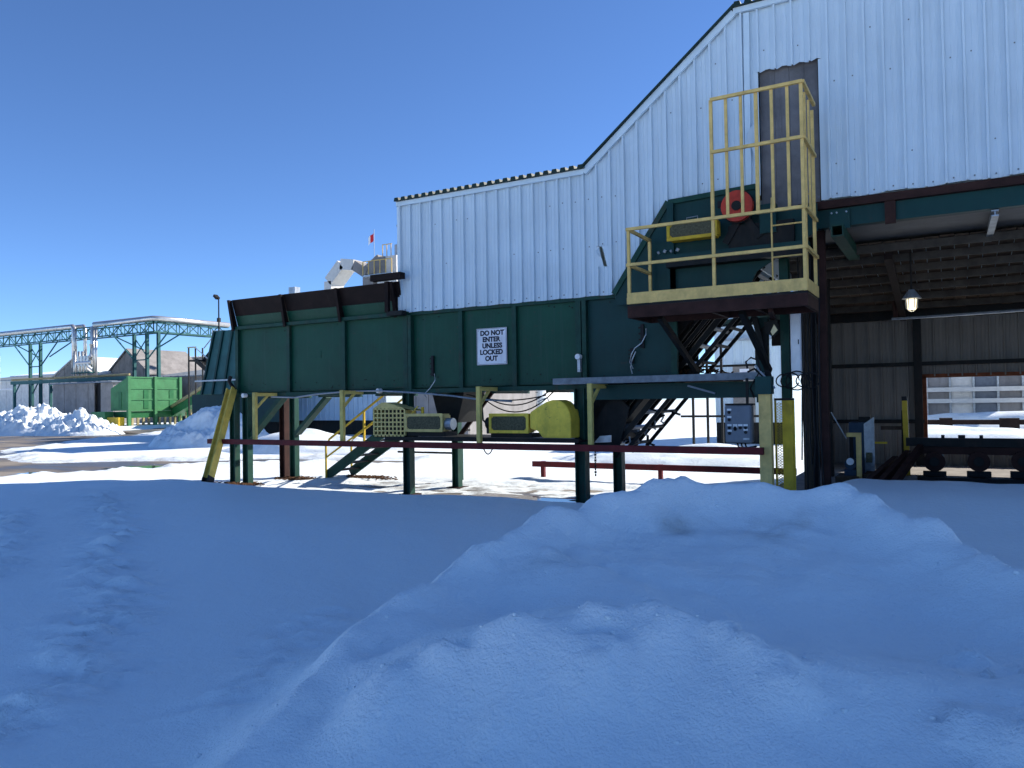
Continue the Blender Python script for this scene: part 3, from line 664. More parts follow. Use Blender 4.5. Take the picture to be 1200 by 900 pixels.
# yellow raking prop at the end, dipped black at the foot
top = Vector((-16.36, 13.93, 2.52)); foot = Vector((-15.55, 12.45, .12)); mid = foot.lerp(top, .10)
pr = MB().hbeam(mid, top, .19, .2, (1, 0, 0), .025).build('raking_prop', 'prop_yellow', tr)
MB().hbeam(foot, mid, .20, .21, (1, 0, 0), .028).build('prop_foot', 'black', pr)
MB().tube([(-16.3, 13.97, 2.5), (-16.33, 13.9, 2.62), (-16.4, 13.88, 2.72), (-16.38, 13.92, 2.86)], .05, 7).build('hook', 'dark_steel', tr)
for i, (px, py) in enumerate(((285, 463.5), (443, 458), (677, 418))):
    a = PY(px, py, 13.86); MB().cyl((a.x, 13.84, a.z), (a.x, 13.96, a.z), .055, 12).build('pull_switch', 'white_paint', tr)
    if i == 2: MB().box(a.x-.03, a.x+.03, 13.9, 13.99, a.z-.3, a.z-.05).build('switch_bracket', 'galv', tr)
# drive deck between the posts
MB().box(-10.9, -6.2, 13.45, 13.53, 1.27, 1.35).build('deck_beam', 'dark_steel', tr)
MB().box(-10.9, -6.2, 13.54, 15.5, 1.28, 1.315).build('deck_plate', 'dark_steel', tr)
# dark undertrough box, hoppers and return pans
MB().prism([(-10.5, 14.7, TZ0-.1), (-9.6, 14.7, TZ0-.1), (-9.8, 14.7, 1.62), (-10.3, 14.7, 1.62)], (0, .9, 0)).build('discharge_pan', 'dark_steel', tr)
MB().prism([(-6.9, 14.75, TZ0-.1), (-5.2, 14.75, TZ0-.1), (-5.9, 14.75, 1.6), (-6.6, 14.75, 1.55)], (0, .8, 0)).build('discharge_pan', 'dark_steel', tr)
# small limit switches with wiring on the panels
for px, py0, py1 in ((507.5, 417, 441), (741, 408, 426), (753, 380, 408)):
    a = PY(px, py0, YF+.09); b = PY(px, py1, YF+.09)
    MB().box(a.x-.03, a.x+.03, YF+.05, YF+.098, b.z, a.z).build('conduit_box', 'black', tr)
    for k in range(4): MB().box(a.x-.08, a.x-.032, YF+.07, YF+.098, b.z+(a.z-b.z)*(k+.3)/4, b.z+(a.z-b.z)*(k+.6)/4).build('terminal', 'dark_steel', tr)
for pts in ([(509, 438), (510, 446), (504, 455), (497, 462), (500, 466)], [(757, 385), (757, 392), (752, 402), (744, 408), (740, 415), (738, 424), (742, 432)], [(745, 412), (741, 421), (739, 430), (741, 438)]):
    MB().tube([PY(a, b, 13.99) for a, b in pts], .012, 5).build('wire', 'galv', tr)

# the lock-out sign
sg = thing('lockout_sign', 'white square sign reading DO NOT ENTER UNLESS LOCKED OUT on green trough', 'sign', (-8.47, 14.08, 2.87))
MB().box(-8.845, -8.10, YF+.060, YF+.075, 2.875, 3.655).build('sign_plate', 'sign_white', sg)
mb = MB()
for x0, x1, z0, z1 in ((-8.835, -8.11, 2.885, 2.891), (-8.835, -8.11, 3.639, 3.645), (-8.835, -8.829, 2.891, 3.639), (-8.116, -8.11, 2.891, 3.639)): mb.box(x0, x1, YF+.056, YF+.0598, z0, z1)
mb.build('border_line', 'ink', sg)
for x in (-8.80, -8.145):
    for z in (2.92, 3.61): MB().cyl((x, YF+.05, z), (x, YF+.06, z), .012, 6).build('rivet', 'galv', sg)
def text_mesh(txt, size, parent, x, y, z, name='lettering', m_='ink', sx=1, bold=.0):
    cu_ = bpy.data.curves.new(name, 'FONT'); cu_.body = txt; cu_.size = size; cu_.align_x = 'CENTER'; cu_.extrude = .001; cu_.offset = bold
    ob = bpy.data.objects.new(name, cu_); COL.objects.link(ob); bpy.context.view_layer.update()
    me = bpy.data.meshes.new_from_object(ob.evaluated_get(bpy.context.evaluated_depsgraph_get()))
    bpy.data.objects.remove(ob)
    o = bpy.data.objects.new(name, me); COL.objects.link(o); me.materials.clear(); me.materials.append(MATS[m_])
    r_ = parent
    while r_.parent: r_ = r_.parent
    o.parent = parent; o.rotation_euler = (math.pi/2, 0, 0); o.scale = (sx, 1, 1); o.location = Vector((x, y, z))-r_.location
    return o
for i, s_ in enumerate(('DO NOT', 'ENTER', 'UNLESS', 'LOCKED', 'OUT')):
    text_mesh(s_, .142, sg, -8.47+(.012 if i in (0, 2) else -.01), YF+.057, 3.505-.136*i, sx=1.02, bold=.007)

# ------------------------------------------------------------------ red guard rail with yellow hangers
gr = thing('red_guard_rail', 'long dark red steel rail slung in front of the trough on yellow hangers', 'guard rail', (-9.5, 13.2, 1.1))
MB().box(-16.36, -2.72, 13.15, 13.27, 1.135, 1.255).build('rail_beam', 'red_rail', gr)
for x in (-14.82, -12.0, -8.345, -5.88):
    h = MB().box(x-.045, x+.045, 13.275, 13.36, 1.14, 2.40).build('hanger_post', 'olive', gr)
    MB().box(x-.04, x+.04, 13.361, 14.1, 2.31, 2.39).build('hanger_arm', 'olive', h)
    MB().bar((x, 13.36, 2.02), (x, 13.72, 2.32), .05, .05).build('hanger_gusset', 'olive', h)
MB().tube(catenary((PY(567, 530, 13.3).x, 13.3, 1.13), (PY(577, 530, 13.3).x, 13.3, 1.13), .10, 8), .012, 5).build('wire_loop', 'black', gr)
for dx in (-.10, .02):
    pass
solo(MB().tube([PY(a, b, 13.75) for a, b in ((318, 465), (345, 466), (370, 462), (410, 458.5), (443, 458), (490, 460.5), (530, 464), (560, 468), (600, 470.5))], .02, 6), 'pull_cord', 'galv', 'thin grey pull cord running along the bottom of the green trough', 'cable')
for k, (p, q, sg_) in enumerate((((566, 463), (648, 455), .28), ((566, 466), (655, 452), .42), ((547, 462), (640, 463), .12))):
    solo(MB().tube(catenary(PY(*p, 14.3), PY(*q, 14.3), sg_), .014, 5), 'hanging_cable', 'rubber', ('sagging black cable between the yellow hanger and the tray, upper one', 'lower, deeper sagging black cable above the mesh-window motor guard', 'short slack black cable right under the trough bottom')[k], 'cable')
# chain hanging below the rail
mb = MB(); a = PY(697.5, 528, 13.5)
for k in range(9): mb.box(a.x-.012-(k % 2)*.006, a.x+.012+(k % 2)*.006, 13.49, 13.51, a.z-.055*k-.045, a.z-.055*k)
mb.tube([(a.x, 13.5, a.z), (a.x, 13.5, 1.3), (a.x, 13.52, 1.36)], .006, 4)
solo(mb, 'hanging_chain', 'dark_steel', 'short dark chain hanging below the red rail by the second motor', 'chain')

# ------------------------------------------------------------------ drive units
def poly_y(pts, Y): return [PY(a, b, Y) for a, b in pts]
d1 = thing('perforated_drive', 'beige drive unit with perforated chain guard on the deck above the stairs', 'drive unit', (-10.4, 13.9, 1.3))
YD = 13.62
P_ = poly_y([(440, 479), (451.5, 471.6), (482.6, 482.8), (482.6, 484), (473, 510.5), (437.5, 510)], YD)
xs_ = [p.x for p in P_]
gx0 = PY(438, 500, YD).x; gx1 = PY(474, 500, YD).x; gz0 = PY(455, 510, YD).z; gz1 = PY(455, 479.5, YD).z
# perforated front built as strips round real openings
nx, nz = 8, 6; cw = (gx1-gx0)/nx; ch = (gz1-gz0)/nz
mb = MB()
for i in range(nx+1): mb.box(gx0+i*cw-.018, gx0+i*cw+.018, YD, YD+.012, gz0, gz1)
for j in range(nz+1):
    for i in range(nx): mb.box(gx0+i*cw+.0185, gx0+(i+1)*cw-.0185, YD, YD+.012, max(gz0, gz0+j*ch-.016)-(.03 if j == 0 else 0), min(gz1, gz0+j*ch+.016)+(.02 if j == nz else 0))
mb.build('perforated_front', 'guard_beige', d1)
pk = PY(451.5, 471.6, YD); rt = PY(483, 482.8, YD)
MB().prism([(gx0-.018, YD, gz1+.02), (gx1+.018, YD, gz1+.02), (rt.x, YD, gz1-.03), (pk.x+.02, YD, pk.z), (pk.x-.1, YD, pk.z)], (0, .012, 0)).build('guard_peak', 'guard_beige', d1)
for q in (gx0-.018, gx1): MB().box(q, q+.018, YD+.013, YD+.4, gz0, gz1).build('guard_side', 'guard_beige', d1)
MB().box(gx0, gx1, YD+.38, YD+.4, gz0, gz1).build('guard_back', 'dark_steel', d1)
MB().cyl((pk.x+.1, YD+.15, (gz0+gz1)/2+.02), (pk.x+.1, YD+.3, (gz0+gz1)/2+.02), .3, 18).build('sprocket', 'dark_steel', d1)
MB().prism([(gx0-.018, YD+.013, gz1+.02), (pk.x-.1, YD+.013, pk.z), (pk.x+.02, YD+.013, pk.z), (rt.x, YD+.013, gz1-.03), (rt.x, YD+.013, gz1-.045), (pk.x, YD+.013, pk.z-.02), (gx0, YD+.013, gz1)], (0, .38, 0)).build('guard_top', 'guard_beige', d1)
def window_guard(par, x0, x1, z0, z1, Y, m_, fr=.06, depth=.35):
    # hollow guard cover with a mesh window
    MB().box(x0, x1, Y, Y+.02, z1-fr, z1).box(x0, x1, Y, Y+.02, z0, z0+fr).box(x0, x0+fr, Y, Y+.02, z0+fr, z1-fr).box(x1-fr, x1, Y, Y+.02, z0+fr, z1-fr).build('guard_frame', m_, par, bevel=.006)
    MB().box(x0+.01, x1-.01, Y+.021, Y+depth, z0+.01, z1-.012).build('guard_body', m_, par, bevel=.03)
    cs = .05; a_, b_, c_, d_ = x0+fr, x1-fr, z0+fr, z1-fr
    MB().prism([(a_+cs, Y+.008, c_), (b_-cs, Y+.008, c_), (b_, Y+.008, c_+cs), (b_, Y+.008, d_-cs), (b_-cs, Y+.008, d_), (a_+cs, Y+.008, d_), (a_, Y+.008, d_-cs), (a_, Y+.008, c_+cs)], (0, .011, 0)).build('mesh_window', 'guard_mesh', par)
a = PY(478, 506, YD); b = PY(519, 484.5, YD)
window_guard(d1, gx1+.02, b.x, a.z, b.z, YD-.02, 'guard_beige')
MB().cyl((b.x+.0, YD+.16, (a.z+b.z)/2-.03), (b.x+.16, YD+.16, (a.z+b.z)/2-.03), .13, 12).build('motor_end', 'galv', d1)
MB().box(gx1-.05, b.x+.02, YD+.05, YD+.5, 1.36, a.z-.005).build('motor_base', 'dark_steel', d1)
MB().box(gx0, gx1, YD+.05, YD+.5, 1.32, 1.36).build('motor_base', 'dark_steel', d1)
MB().cyl((gx1+.35, YD+.2, b.z), (gx1+.35, YD+.2, b.z+.14), .035, 8).build('grease_cup', 'yellow', d1)
MB().bar((gx1+.12, YD+.1, b.z-.01), (gx1+.30, YD+.1, b.z+.16), .02, .02).build('lever', 'guard_yellow', d1)

d2 = thing('rounded_drive', 'yellow-green drive unit with big rounded guard and mesh window', 'drive unit', (-7.4, 13.9, 1.3))
a = PY(573.5, 507.5, YD); b = PY(619.5, 484.3, YD)
window_guard(d2, a.x, b.x, a.z, b.z, YD-.02, 'guard_yellow')
MB().box(a.x+.02, b.x+.05, YD+.03, YD+.5, 1.35, a.z-.005).build('motor_base', 'dark_steel', d2)
PG = poly_y([(621, 483.5), (631, 476.5), (640, 471), (647, 468.7), (653, 468.6), (659, 471), (664, 476), (667.5, 483), (669, 492), (669.3, 513.5), (636, 513), (630, 505), (621, 502)], YD)
MB().prism(PG, (0, .42, 0)).build('round_guard', 'guard_yellow', d2, bevel=.012)
MB().tube([PY(633, 474, YD+.1), PY(631, 470.5, YD+.1), PY(641, 466, YD+.1), PY(643, 469.5, YD+.1)], .012, 5).build('lift_handle', 'galv', d2)
MB().cyl((a.x-.16, YD+.2, (a.z+b.z)/2), (a.x-.01, YD+.2, (a.z+b.z)/2), .12, 12).build('motor_end', 'dark_steel', d2)
MB().cyl((a.x-.1, YD+.2, 1.42), (a.x-.1, YD+.2, 1.55), .08, 10).build('junction_pot', 'black', d2)
MB().tube([(a.x-.1, YD+.2, 1.55), (a.x-.3, YD+.25, 1.7), (a.x-.36, YD+.3, 2.0), (a.x-.3, YD+.4, 2.3)], .02, 6).build('motor_cable', 'rubber', d2)
MB().prism([PY(696, 519, 13.5), PY(703, 511, 13.5), PY(716, 510, 13.5), PY(716, 518, 13.5)], (0, .03, 0)).build('oil_tray', 'galv', d2)

# ------------------------------------------------------------------ stairs up to the deck
stp = thing('steel_stairs', 'short dark green stair with yellow handrails under the trough', 'stairs', (-14.2, 16.2, .05))
S0 = Vector((-14.95, 15.95, .12)); S1 = Vector((-12.75, 15.95, 1.45)); wdt = Vector((0, .95, 0))
for off in (Vector(), wdt): MB().bar(S0+off, S1+off, .05, .26, (0, 0, 1)).build('stringer', 'green_steel', stp)
for k in range(6):
    p = S0.lerp(S1, (k+.7)/6.4); MB().box(p.x-.13, p.x+.13, S0.y+.03, S0.y+.92, p.z-.02, p.z+.02).build('tread', 'dark_steel', stp)
for off in (Vector((0, -.04, 0)), wdt+Vector((0, .04, 0))):
    hr = MB().tube([S0+off+Vector((.0, 0, -.1)), S0+off+Vector((0, 0, .88)), S0+off+Vector((.12, 0, 1.0)), S1+off+Vector((0, 0, .95))], .03, 6).build('handrail', 'yellow', stp)
    MB().tube([S0+off+Vector((0, 0, .5)), S1+off+Vector((0, 0, .45))], .025, 6).build('mid_rail', 'yellow', hr)
    MB().bar(S0.lerp(S1, .62)+off+Vector((0, 0, .0)), S0.lerp(S1, .62)+off+Vector((0, 0, .95)), .05, .05).build('rail_post', 'yellow', hr)
MB().box(-12.75, -10.9, 15.9, 16.95, 1.33, 1.38).build('landing', 'dark_steel', stp)
MB().box(-11.2, -11.1, 16.8, 16.9, .0, 1.32).build('landing_post', 'green_steel', stp)
MB().tube([(-13.2, 16.85, .75), (-11.15, 16.85, .75), (-11.15, 16.85, 1.3)], .03, 6).build('side_brace', 'dark_steel', stp)

# ------------------------------------------------------------------ cable tray + green tie beam
a = PY(650, 456, 13.6); b = PY(893, 443, 13.6)
ct = thing('cable_tray', 'long galvanised cable tray running right from the trough to the green column', 'cable tray', (a.x, 13.6, a.z))
zt_ = 2.46
MB().box(a.x, b.x, 13.52, 13.535, zt_-.06, zt_+.06).build('tray_side', 'tray', ct)
MB().box(a.x, b.x, 13.80, 13.815, zt_-.06, zt_+.06).build('tray_side', 'tray', ct)
MB().box(a.x, b.x, 13.536, 13.799, zt_-.06, zt_-.05).build('tray_bottom', 'tray', ct)
a2 = PY(806, 452, 13.7); b2 = PY(838, 461, 13.7)
MB().bar(a2, b2, .05, .03).build('tray_strut', 'tray', ct)
gb = thing('tie_beam', 'dark green tie beam below the cable tray ending at the control post', 'beam', (-4.6, 14, 2.1))
MB().box(-6.3, -2.92, 14.0, 14.2, 2.09, 2.36).build('beam_web', 'teal_plate', gb)
MB().box(-6.3, -2.92, 13.95, 14.25, 2.361, 2.38).build('beam_flange', 'green_steel', gb)
# low red barrier behind
solo(MB().box(-9.6, -3.0, 17.9, 18.0, .36, .50).box(-9.4, -9.3, 18.001, 18.1, 0, .5).box(-6.2, -6.1, 18.001, 18.1, 0, .5).box(-3.2, -3.1, 18.001, 18.1, 0, .5), 'low_barrier', 'red_rail', 'low dark red barrier rail on the snow behind the conveyor', 'barrier')

# ================================================================== INCLINED CONVEYOR AND ITS HEAD
ic = thing('inclined_conveyor', 'steep dark chain conveyor climbing to a green head frame under the platform', 'conveyor', (-5.2, 14.5, 1.2))
HP = [(-5.56, 4.14), (-4.46, 5.74), (-2.86, 5.80), (-2.86, 5.36), (-1.88, 5.36), (-1.88, 4.9), (-2.9, 4.3), (-3.1, 3.9), (-5.56, 3.9)]
MB().prism([(x, 13.86, z) for x, z in HP], (0, .03, 0)).build('head_plate', 'teal_plate', ic)
MB().bar((-5.58, 13.84, 4.12), (-4.47, 13.84, 5.75), .10, .03, (0, 1, 0)).build('plate_edge', 'green_steel', ic)
MB().bar((-4.46, 13.83, 5.73), (-2.88, 13.83, 5.79), .09, .05, (0, 1, 0)).build('plate_edge', 'green_steel', ic)
MB().box(-4.48, -4.36, 13.78, 13.85, 4.0, 5.70).build('plate_rib', 'teal_plate', ic)
MB().box(-4.44, -4.36, 13.78, 13.855, 3.9, 4.60).build('plate_rib', 'dark_steel', ic)
MB().box(-4.55, -2.0, 13.55, 13.85, 4.62, 4.70).build('drive_shelf', 'teal_plate', ic)
MB().box(-4.45, -2.0, 13.58, 13.84, 4.48, 4.615).build('shelf_beam', 'dark_steel', ic)
MB().box(-4.6, -4.35, 13.82, 13.858, 5.5, 5.62).build('slot', 'black', ic).location.x += 1.05
# drive pulley
a = PY(863, 241, 13.5)
pw = MB().cyl((a.x, 13.5, a.z), (a.x, 13.66, a.z), .27, 28).build('pulley', 'red_paint', ic)
MB().cyl((a.x, 13.47, a.z), (a.x, 13.499, a.z), .085, 14).build('hub', 'dark_steel', pw)
MB().cyl((a.x, 13.66, a.z), (a.x, 13.855, a.z), .05, 10).build('shaft', 'dark_steel', pw)
MB().cyl((a.x, 13.60, a.z), (a.x, 13.63, a.z), .29, 28).build('belt', 'rubber', pw)
for dx, dz, n_ in ((.35, -.55, 'idler_arm'), (-.25, -.6, 'idler_arm')): MB().bar((a.x+.05, 13.7, a.z-.1), (a.x+dx, 13.7, a.z+dz), .06, .12).build(n_, 'dark_steel', ic)
MB().box(a.x-.2, a.x+.9, 13.70, 13.84, a.z-.75, a.z-.3).build('gear_case', 'dark_steel', ic)
MB().box(a.x+.35, a.x+.62, 13.66, 13.85, a.z-.5, a.z+.0).build('bearing_stand', 'teal_plate', ic)
b0 = PY(782, 284, 13.5); b1 = PY(842, 256, 13.5)
hg = thing('yellow_belt_guard', 'yellow belt guard with mesh window on the head frame beside the red pulley', 'machine guard', (b0.x+.4, 13.6, b0.z))
window_guard(hg, b0.x, b1.x-.02, 4.93, 5.27, 13.46, 'yellow', .06, .3)
MB().tube([(b0.x+.35, 13.55, 5.26), (b0.x+.35, 13.55, 5.33), (b0.x+.55, 13.55, 5.34), (b0.x+.55, 13.55, 5.26)], .009, 5).build('handle', 'galv', hg)
for k in range(5): MB().cyl((b0.x-.25+.12*k, 13.7, 4.78), (b0.x-.22+.12*k, 13.7, 4.80+.03*(k % 2)), .03, 6).build('hose_fitting', 'galv', hg) if k < 4 else None
# inclined side frames and flights
A0 = Vector((-6.35, 0, 1.35)); A1 = Vector((-2.95, 0, 5.2)); dv = (A1-A0).normalized(); nv = Vector((dv.z, 0, -dv.x))
def at_(s_, n_, y): p = A0+dv*s_+nv*n_; return Vector((p.x, y, p.z))
LEN = (A1-A0).length
for y in (14.45, 15.65):
    MB().bar(at_(.6, -.02, y), at_(LEN, -.02, y), .07, .24, nv).build('side_frame', 'dark_steel', ic)
    MB().bar(at_(.1, .5, y), at_(LEN-.5, .5, y), .05, .10, nv).build('return_rail', 'dark_steel', ic)
MB().prism([at_(.5, -.16, 14.5), at_(LEN, -.16, 14.5), at_(LEN, -.13, 14.5), at_(.5, -.13, 14.5)], (0, 1.12, 0)).build('bed_plate', 'dark_steel', ic)
for k in range(5): MB().bar(at_(.7, .14+.0, 14.6+.22*k), at_(LEN-.2, .14, 14.6+.22*k), .05, .05, nv).build('chain_runner', 'dark_steel', ic)
s_ = .25
while s_ < LEN-.4:
    MB().bar(at_(s_, .5, 14.48), at_(s_, .5, 15.62), .07, .05, nv).build('return_flight', 'galv', ic); s_ += .42
for n_ in (.72, .30):
    for y in (14.5, 15.6): MB().bar(at_(.3, n_, y), at_(LEN-.7, n_, y), .045, .07, nv).build('guide_rail', 'dark_steel', ic)
s_ = .45
while s_ < LEN-.6:
    MB().bar(at_(s_, .72, 14.5), at_(s_, .72, 15.6), .05, .04, nv).build('return_flight', 'dark_steel', ic); s_ += .42
for k in range(16):
    p = at_(random.uniform(.1, 1.3), random.uniform(.55, .8), 14.45+random.random()*1.1)
    MB().bar(p, p+Vector((random.uniform(-.25, .25), random.uniform(-.1, .1), random.uniform(-.12, .1))), .05, .04).build('chain_link', 'dark_steel', ic)
s_ = .9
while s_ < LEN: MB().bar(at_(s_, -.24, 14.5), at_(s_, -.24, 15.6), .05, .12, nv).build('flight', 'rust_beam', ic); s_ += .5
MB().cyl(at_(.25, .22, 14.4), at_(.25, .22, 15.7), .25, 16).build('tail_drum', 'dark_steel', ic)
MB().prism([at_(.0, -.1, 14.36), at_(1.0, -.2, 14.36), at_(1.0, .25, 14.36), at_(.2, .62, 14.36), at_(-.15, .3, 14.36)], (0, .03, 0)).build('tail_plate', 'dark_steel', ic)
for k in range(5):
    p = at_(.5+.16*k, .57, 14.55+.2*k); MB().tube([p, p+Vector((.02, 0, -.12)), p+Vector((-.03, 0, -.2)), p+Vector((.03, 0, -.24))], .02, 5).build('chain_scrap', 'galv', ic)
mb = MB()
for k in range(90):
    x = -4.2+random.gauss(0, .33); y = 14.5+random.random()*.9; z = TZ0+.05+.16*max(0, 1-abs(x+4.2)/.8)+random.random()*.04
    mb.bar((x, y, z), (x+random.uniform(-.12, .12), y+random.uniform(-.1, .1), z+random.uniform(-.03, .05)), .03, .02)
mb.box(-4.9, -3.55, 14.3, 15.5, TZ0-.02, TZ0+.06)
solo(mb, 'bark_litter', 'wood_chips', 'dark heap of bark scraps lying on the beam below the incline', 'bark')['kind'] = 'stuff'

# ================================================================== SERVICE PLATFORM
PXL, PXR, PYF, PYB = -4.83, -1.88, 12.6, 13.75
pf = thing('service_platform', 'cantilevered service platform with cream yellow railings and a tall cage end', 'platform', ((PXL+PXR)/2, 13.2, 3.5))
MB().box(PXL, PXR, PYF, PYB, 3.70, 3.735).build('deck', 'dark_steel', pf)
MB().box(PXL, PXR, PYF, PYF+.06, 3.50, 3.699).build('edge_channel', 'rust_beam', pf)
MB().box(PXL, PXR, PYB-.06, PYB, 3.50, 3.699).build('edge_channel', 'rust_beam', pf)
for x in (PXL, PXR-.06, -3.4, -2.7): MB().box(x, x+.06, PYF+.061, PYB-.061, 3.50, 3.699).build('cross_channel', 'rust_beam', pf)
MB().box(PXL, PXR, PYF-.012, PYF-.002, 3.74, 3.93).build('kick_plate', 'cream_yellow', pf)
MB().box(PXR, PXR+.01, PYF, PYB, 3.74, 3.93).build('kick_plate', 'cream_yellow', pf)
MB().box(PXL-.01, PXL, PYF, PYB, 3.74, 3.85).build('kick_plate', 'cream_yellow', pf)
TW_ = .05
cx_ = PY(832, 118, PYF).x
def post(x, y, z1, w_=TW_): MB().box(x-w_/2, x+w_/2, y-w_/2, y+w_/2, 3.736, z1).build('railing_post', 'cream_yellow', pf)
for x, z1 in ((PXL+.03, 5.04), (cx_, 7.0), (PXR-.03, 7.0)): post(x, PYF+.03, z1)
post(PXR-.03, PYB-.03, 6.9); post(PXL+.03, PYB-.03, 5.04)
def rail(p, q, w_=TW_): MB().bar(p, q, w_, w_).build('rail', 'cream_yellow', pf)
for z in (4.42, 5.04): rail((PXL, PYF+.0, z), (PXR, PYF+.0, z)); rail((PXR-.0, PYF, z), (PXR, PYB, z)); rail((PXL+.03, PYF, z), (PXL+.03, PYB, z))
for z in (6.13, 7.0): rail((cx_, PYF, z), (PXR, PYF, z)); rail((PXR, PYF, z), (PXR, PYB, z))
for i in range(1, 6):
    x = cx_+(PXR-cx_)*i/6; w_ = .055 if i == 3 else .045
    MB().box(x-w_/2, x+w_/2, PYF+.026, PYF+.066, 5.07, 6.98).build('cage_bar', 'cream_yellow', pf)
for y in (PYF+.42, PYF+.8): MB().box(PXR-.06, PXR-.026, y, y+.045, 5.07, 6.98).build('cage_bar', 'cream_yellow', pf)
for x0, x1 in ((-4.35, -4.02), (-2.96, -2.75)):
    MB().bar((x0, PYF+.3, 3.5), (x1, 14.0, 2.55), .09, .09).build('under_brace', 'dark_steel', pf)
MB().bar((PXR-.6, PYF+.2, 3.49), (-2.66, 14.05, 3.44), .07, .07).build('under_brace', 'rust_beam', pf)
lg = thing('access_ladder', 'thin cream ladder leaning at the back of the cage end', 'ladder', (-2.3, 13.4, 3.74))
lx0, lx1 = PY(905, 300, 13.3).x, PY(946, 300, 13.3).x
for x in (lx0, lx1): MB().tube([(x, 13.3, 3.75), (x, 13.3, 5.25), (x-.02, 13.45, 5.45), (x-.02, 13.7, 5.5)], .016, 5).build('stile', 'cream_yellow', lg)
for z in (3.85, 4.42, 4.95): MB().cyl((lx0, 13.3, z), (lx1, 13.3, z), .014, 6).build('rung', 'cream_yellow', lg)

# ================================================================== COLUMNS, CONTROLS AND CLUTTER BESIDE THE BAY
cl = thing('green_column', 'thick dark green column under the platform joining the tie beam', 'column', (-2.7, 14.2, 0))
a, b = PY(914.6, 400, 14.1).x, PY(925, 400, 14.1).x
MB().box(a, b, 14.1, 14.3, .0, 5.2).build('column_face', 'green_steel', cl)
MB().box(a-.16, a-.001, 14.15, 14.25, 3.0, 3.45).build('splice_plate', 'rust_board', cl)
MB().box(a-.42, a-.2, 14.05, 14.15, 2.0, 3.5).build('stub_column', 'teal_plate', cl)
MB().prism([(a-.42, 14.0, 2.75), (a-.2, 14.0, 2.75), (a-.2, 14.0, 3.4), (a-.36, 14.0, 3.25), (a-.42, 14.0, 3.1)], (0, .04, 0)).build('gusset', 'dark_steel', cl)
MB().bar((a-.4, 13.95, 3.5), (a-.16, 13.95, 2.35), .07, .09).build('column_brace', 'dark_steel', cl)
a, b = PY(926.5, 400, 13.95), PY(938, 400, 13.95)
wp_ = thing('white_cabinet', 'narrow tall whitish electrical cabinet on the columns left of the bay', 'cabinet', (a.x+.08, 13.95, 2.55))
z0, z1 = PY(930, 440, 13.95).z, PY(930, 362, 13.95).z
MB().box(a.x, b.x, 13.93, 14.07, z0, z1).build('cabinet_box', 'white_paint', wp_, bevel=.008)
MB().box(a.x+.01, b.x-.01, 13.918, 13.9295, z0+.02, z1-.02).build('cabinet_door', 'white_paint', wp_, bevel=.003)
MB().box(b.x-.035, b.x-.02, 13.905, 13.9175, (z0+z1)/2-.04, (z0+z1)/2+.04).build('latch', 'dark_steel', wp_)
for k, (p0, p1, y, m_, lb) in enumerate(((940, 950, 14.3, 'post_brown', 'dark steel bay post nearest the white cabinet'), (951, 957, 14.8, 'black', 'thin black bay post between the dark and brown ones'), (960, 970, 14.2, 'rust_beam', 'rusty brown bay post at the left edge of the opening'), (966, 974, 17.4, 'dark_steel', 'slim dark post further inside the bay by the rusty one'))):
    a, b = PY(p0, 450, y), PY(p1, 450, y)
    solo(MB().box(a.x, b.x, y, y+.025, 0 if y < 17 else .4, 5.0).box(a.x, b.x, y+.15, y+.175, 0 if y < 17 else .4, 5.0).box((a.x+b.x)/2-.01, (a.x+b.x)/2+.01, y+.025, y+.15, 0 if y < 17 else .4, 5.0), 'bay_post', m_, lb, 'post', 'posts at the left of the bay')
# bundles of conduit on the posts
for k in range(6):
    a = PY(938+4.5*k, 400, 14.12); z_b = random.uniform(.1, 1.0)
    pts = [(a.x+random.uniform(-.02, .02), 14.1, z) for z in np.linspace(z_b, 4.6, 9)]
    solo(MB().tube(pts, .014, 5), 'wall_conduit', 'black' if k % 2 else 'dark_steel', ('conduit run on the bay posts, leftmost of six', 'conduit run on the bay posts, second of six from the left', 'conduit run on the bay posts, third of six from the left', 'conduit run on the bay posts, fourth of six from the left', 'conduit run on the bay posts, fifth of six from the left', 'conduit run on the bay posts, rightmost of six')[k], 'conduit', 'conduits on the bay posts')
mb = MB()
for k in range(5):
    c = PY(918+8*k, 446, 13.9); r_ = .12+.03*(k % 3)
    mb.tube([c+Vector((r_*math.cos(t), .02*math.sin(3*t)-.01*k, r_*.9*math.sin(t))) for t in np.linspace(0, 6.0, 16)], .012, 5)
solo(mb, 'cable_coils', 'rubber', 'tangle of coiled black cables hung on the posts beside the control box', 'cables')
for k, pts in enumerate(([(876, 432), (874, 424), (880, 419), (888, 422), (891, 434), (884, 446), (879, 455), (884, 466)], [(885, 428), (893, 438), (901, 446), (908, 455)], [(876, 436), (884, 432), (893, 440), (902, 450)])):
    solo(MB().tube([PY(x, y, 13.5) for x, y in pts], .018, 6), 'flexible_conduit', ('rubber', 'galv', 'dark_steel')[k], ('black flexible conduit looping from the tray down to the control box', 'grey straight conduit slanting down from the tray end', 'dark conduit arching over the tray end')[k], 'conduit')
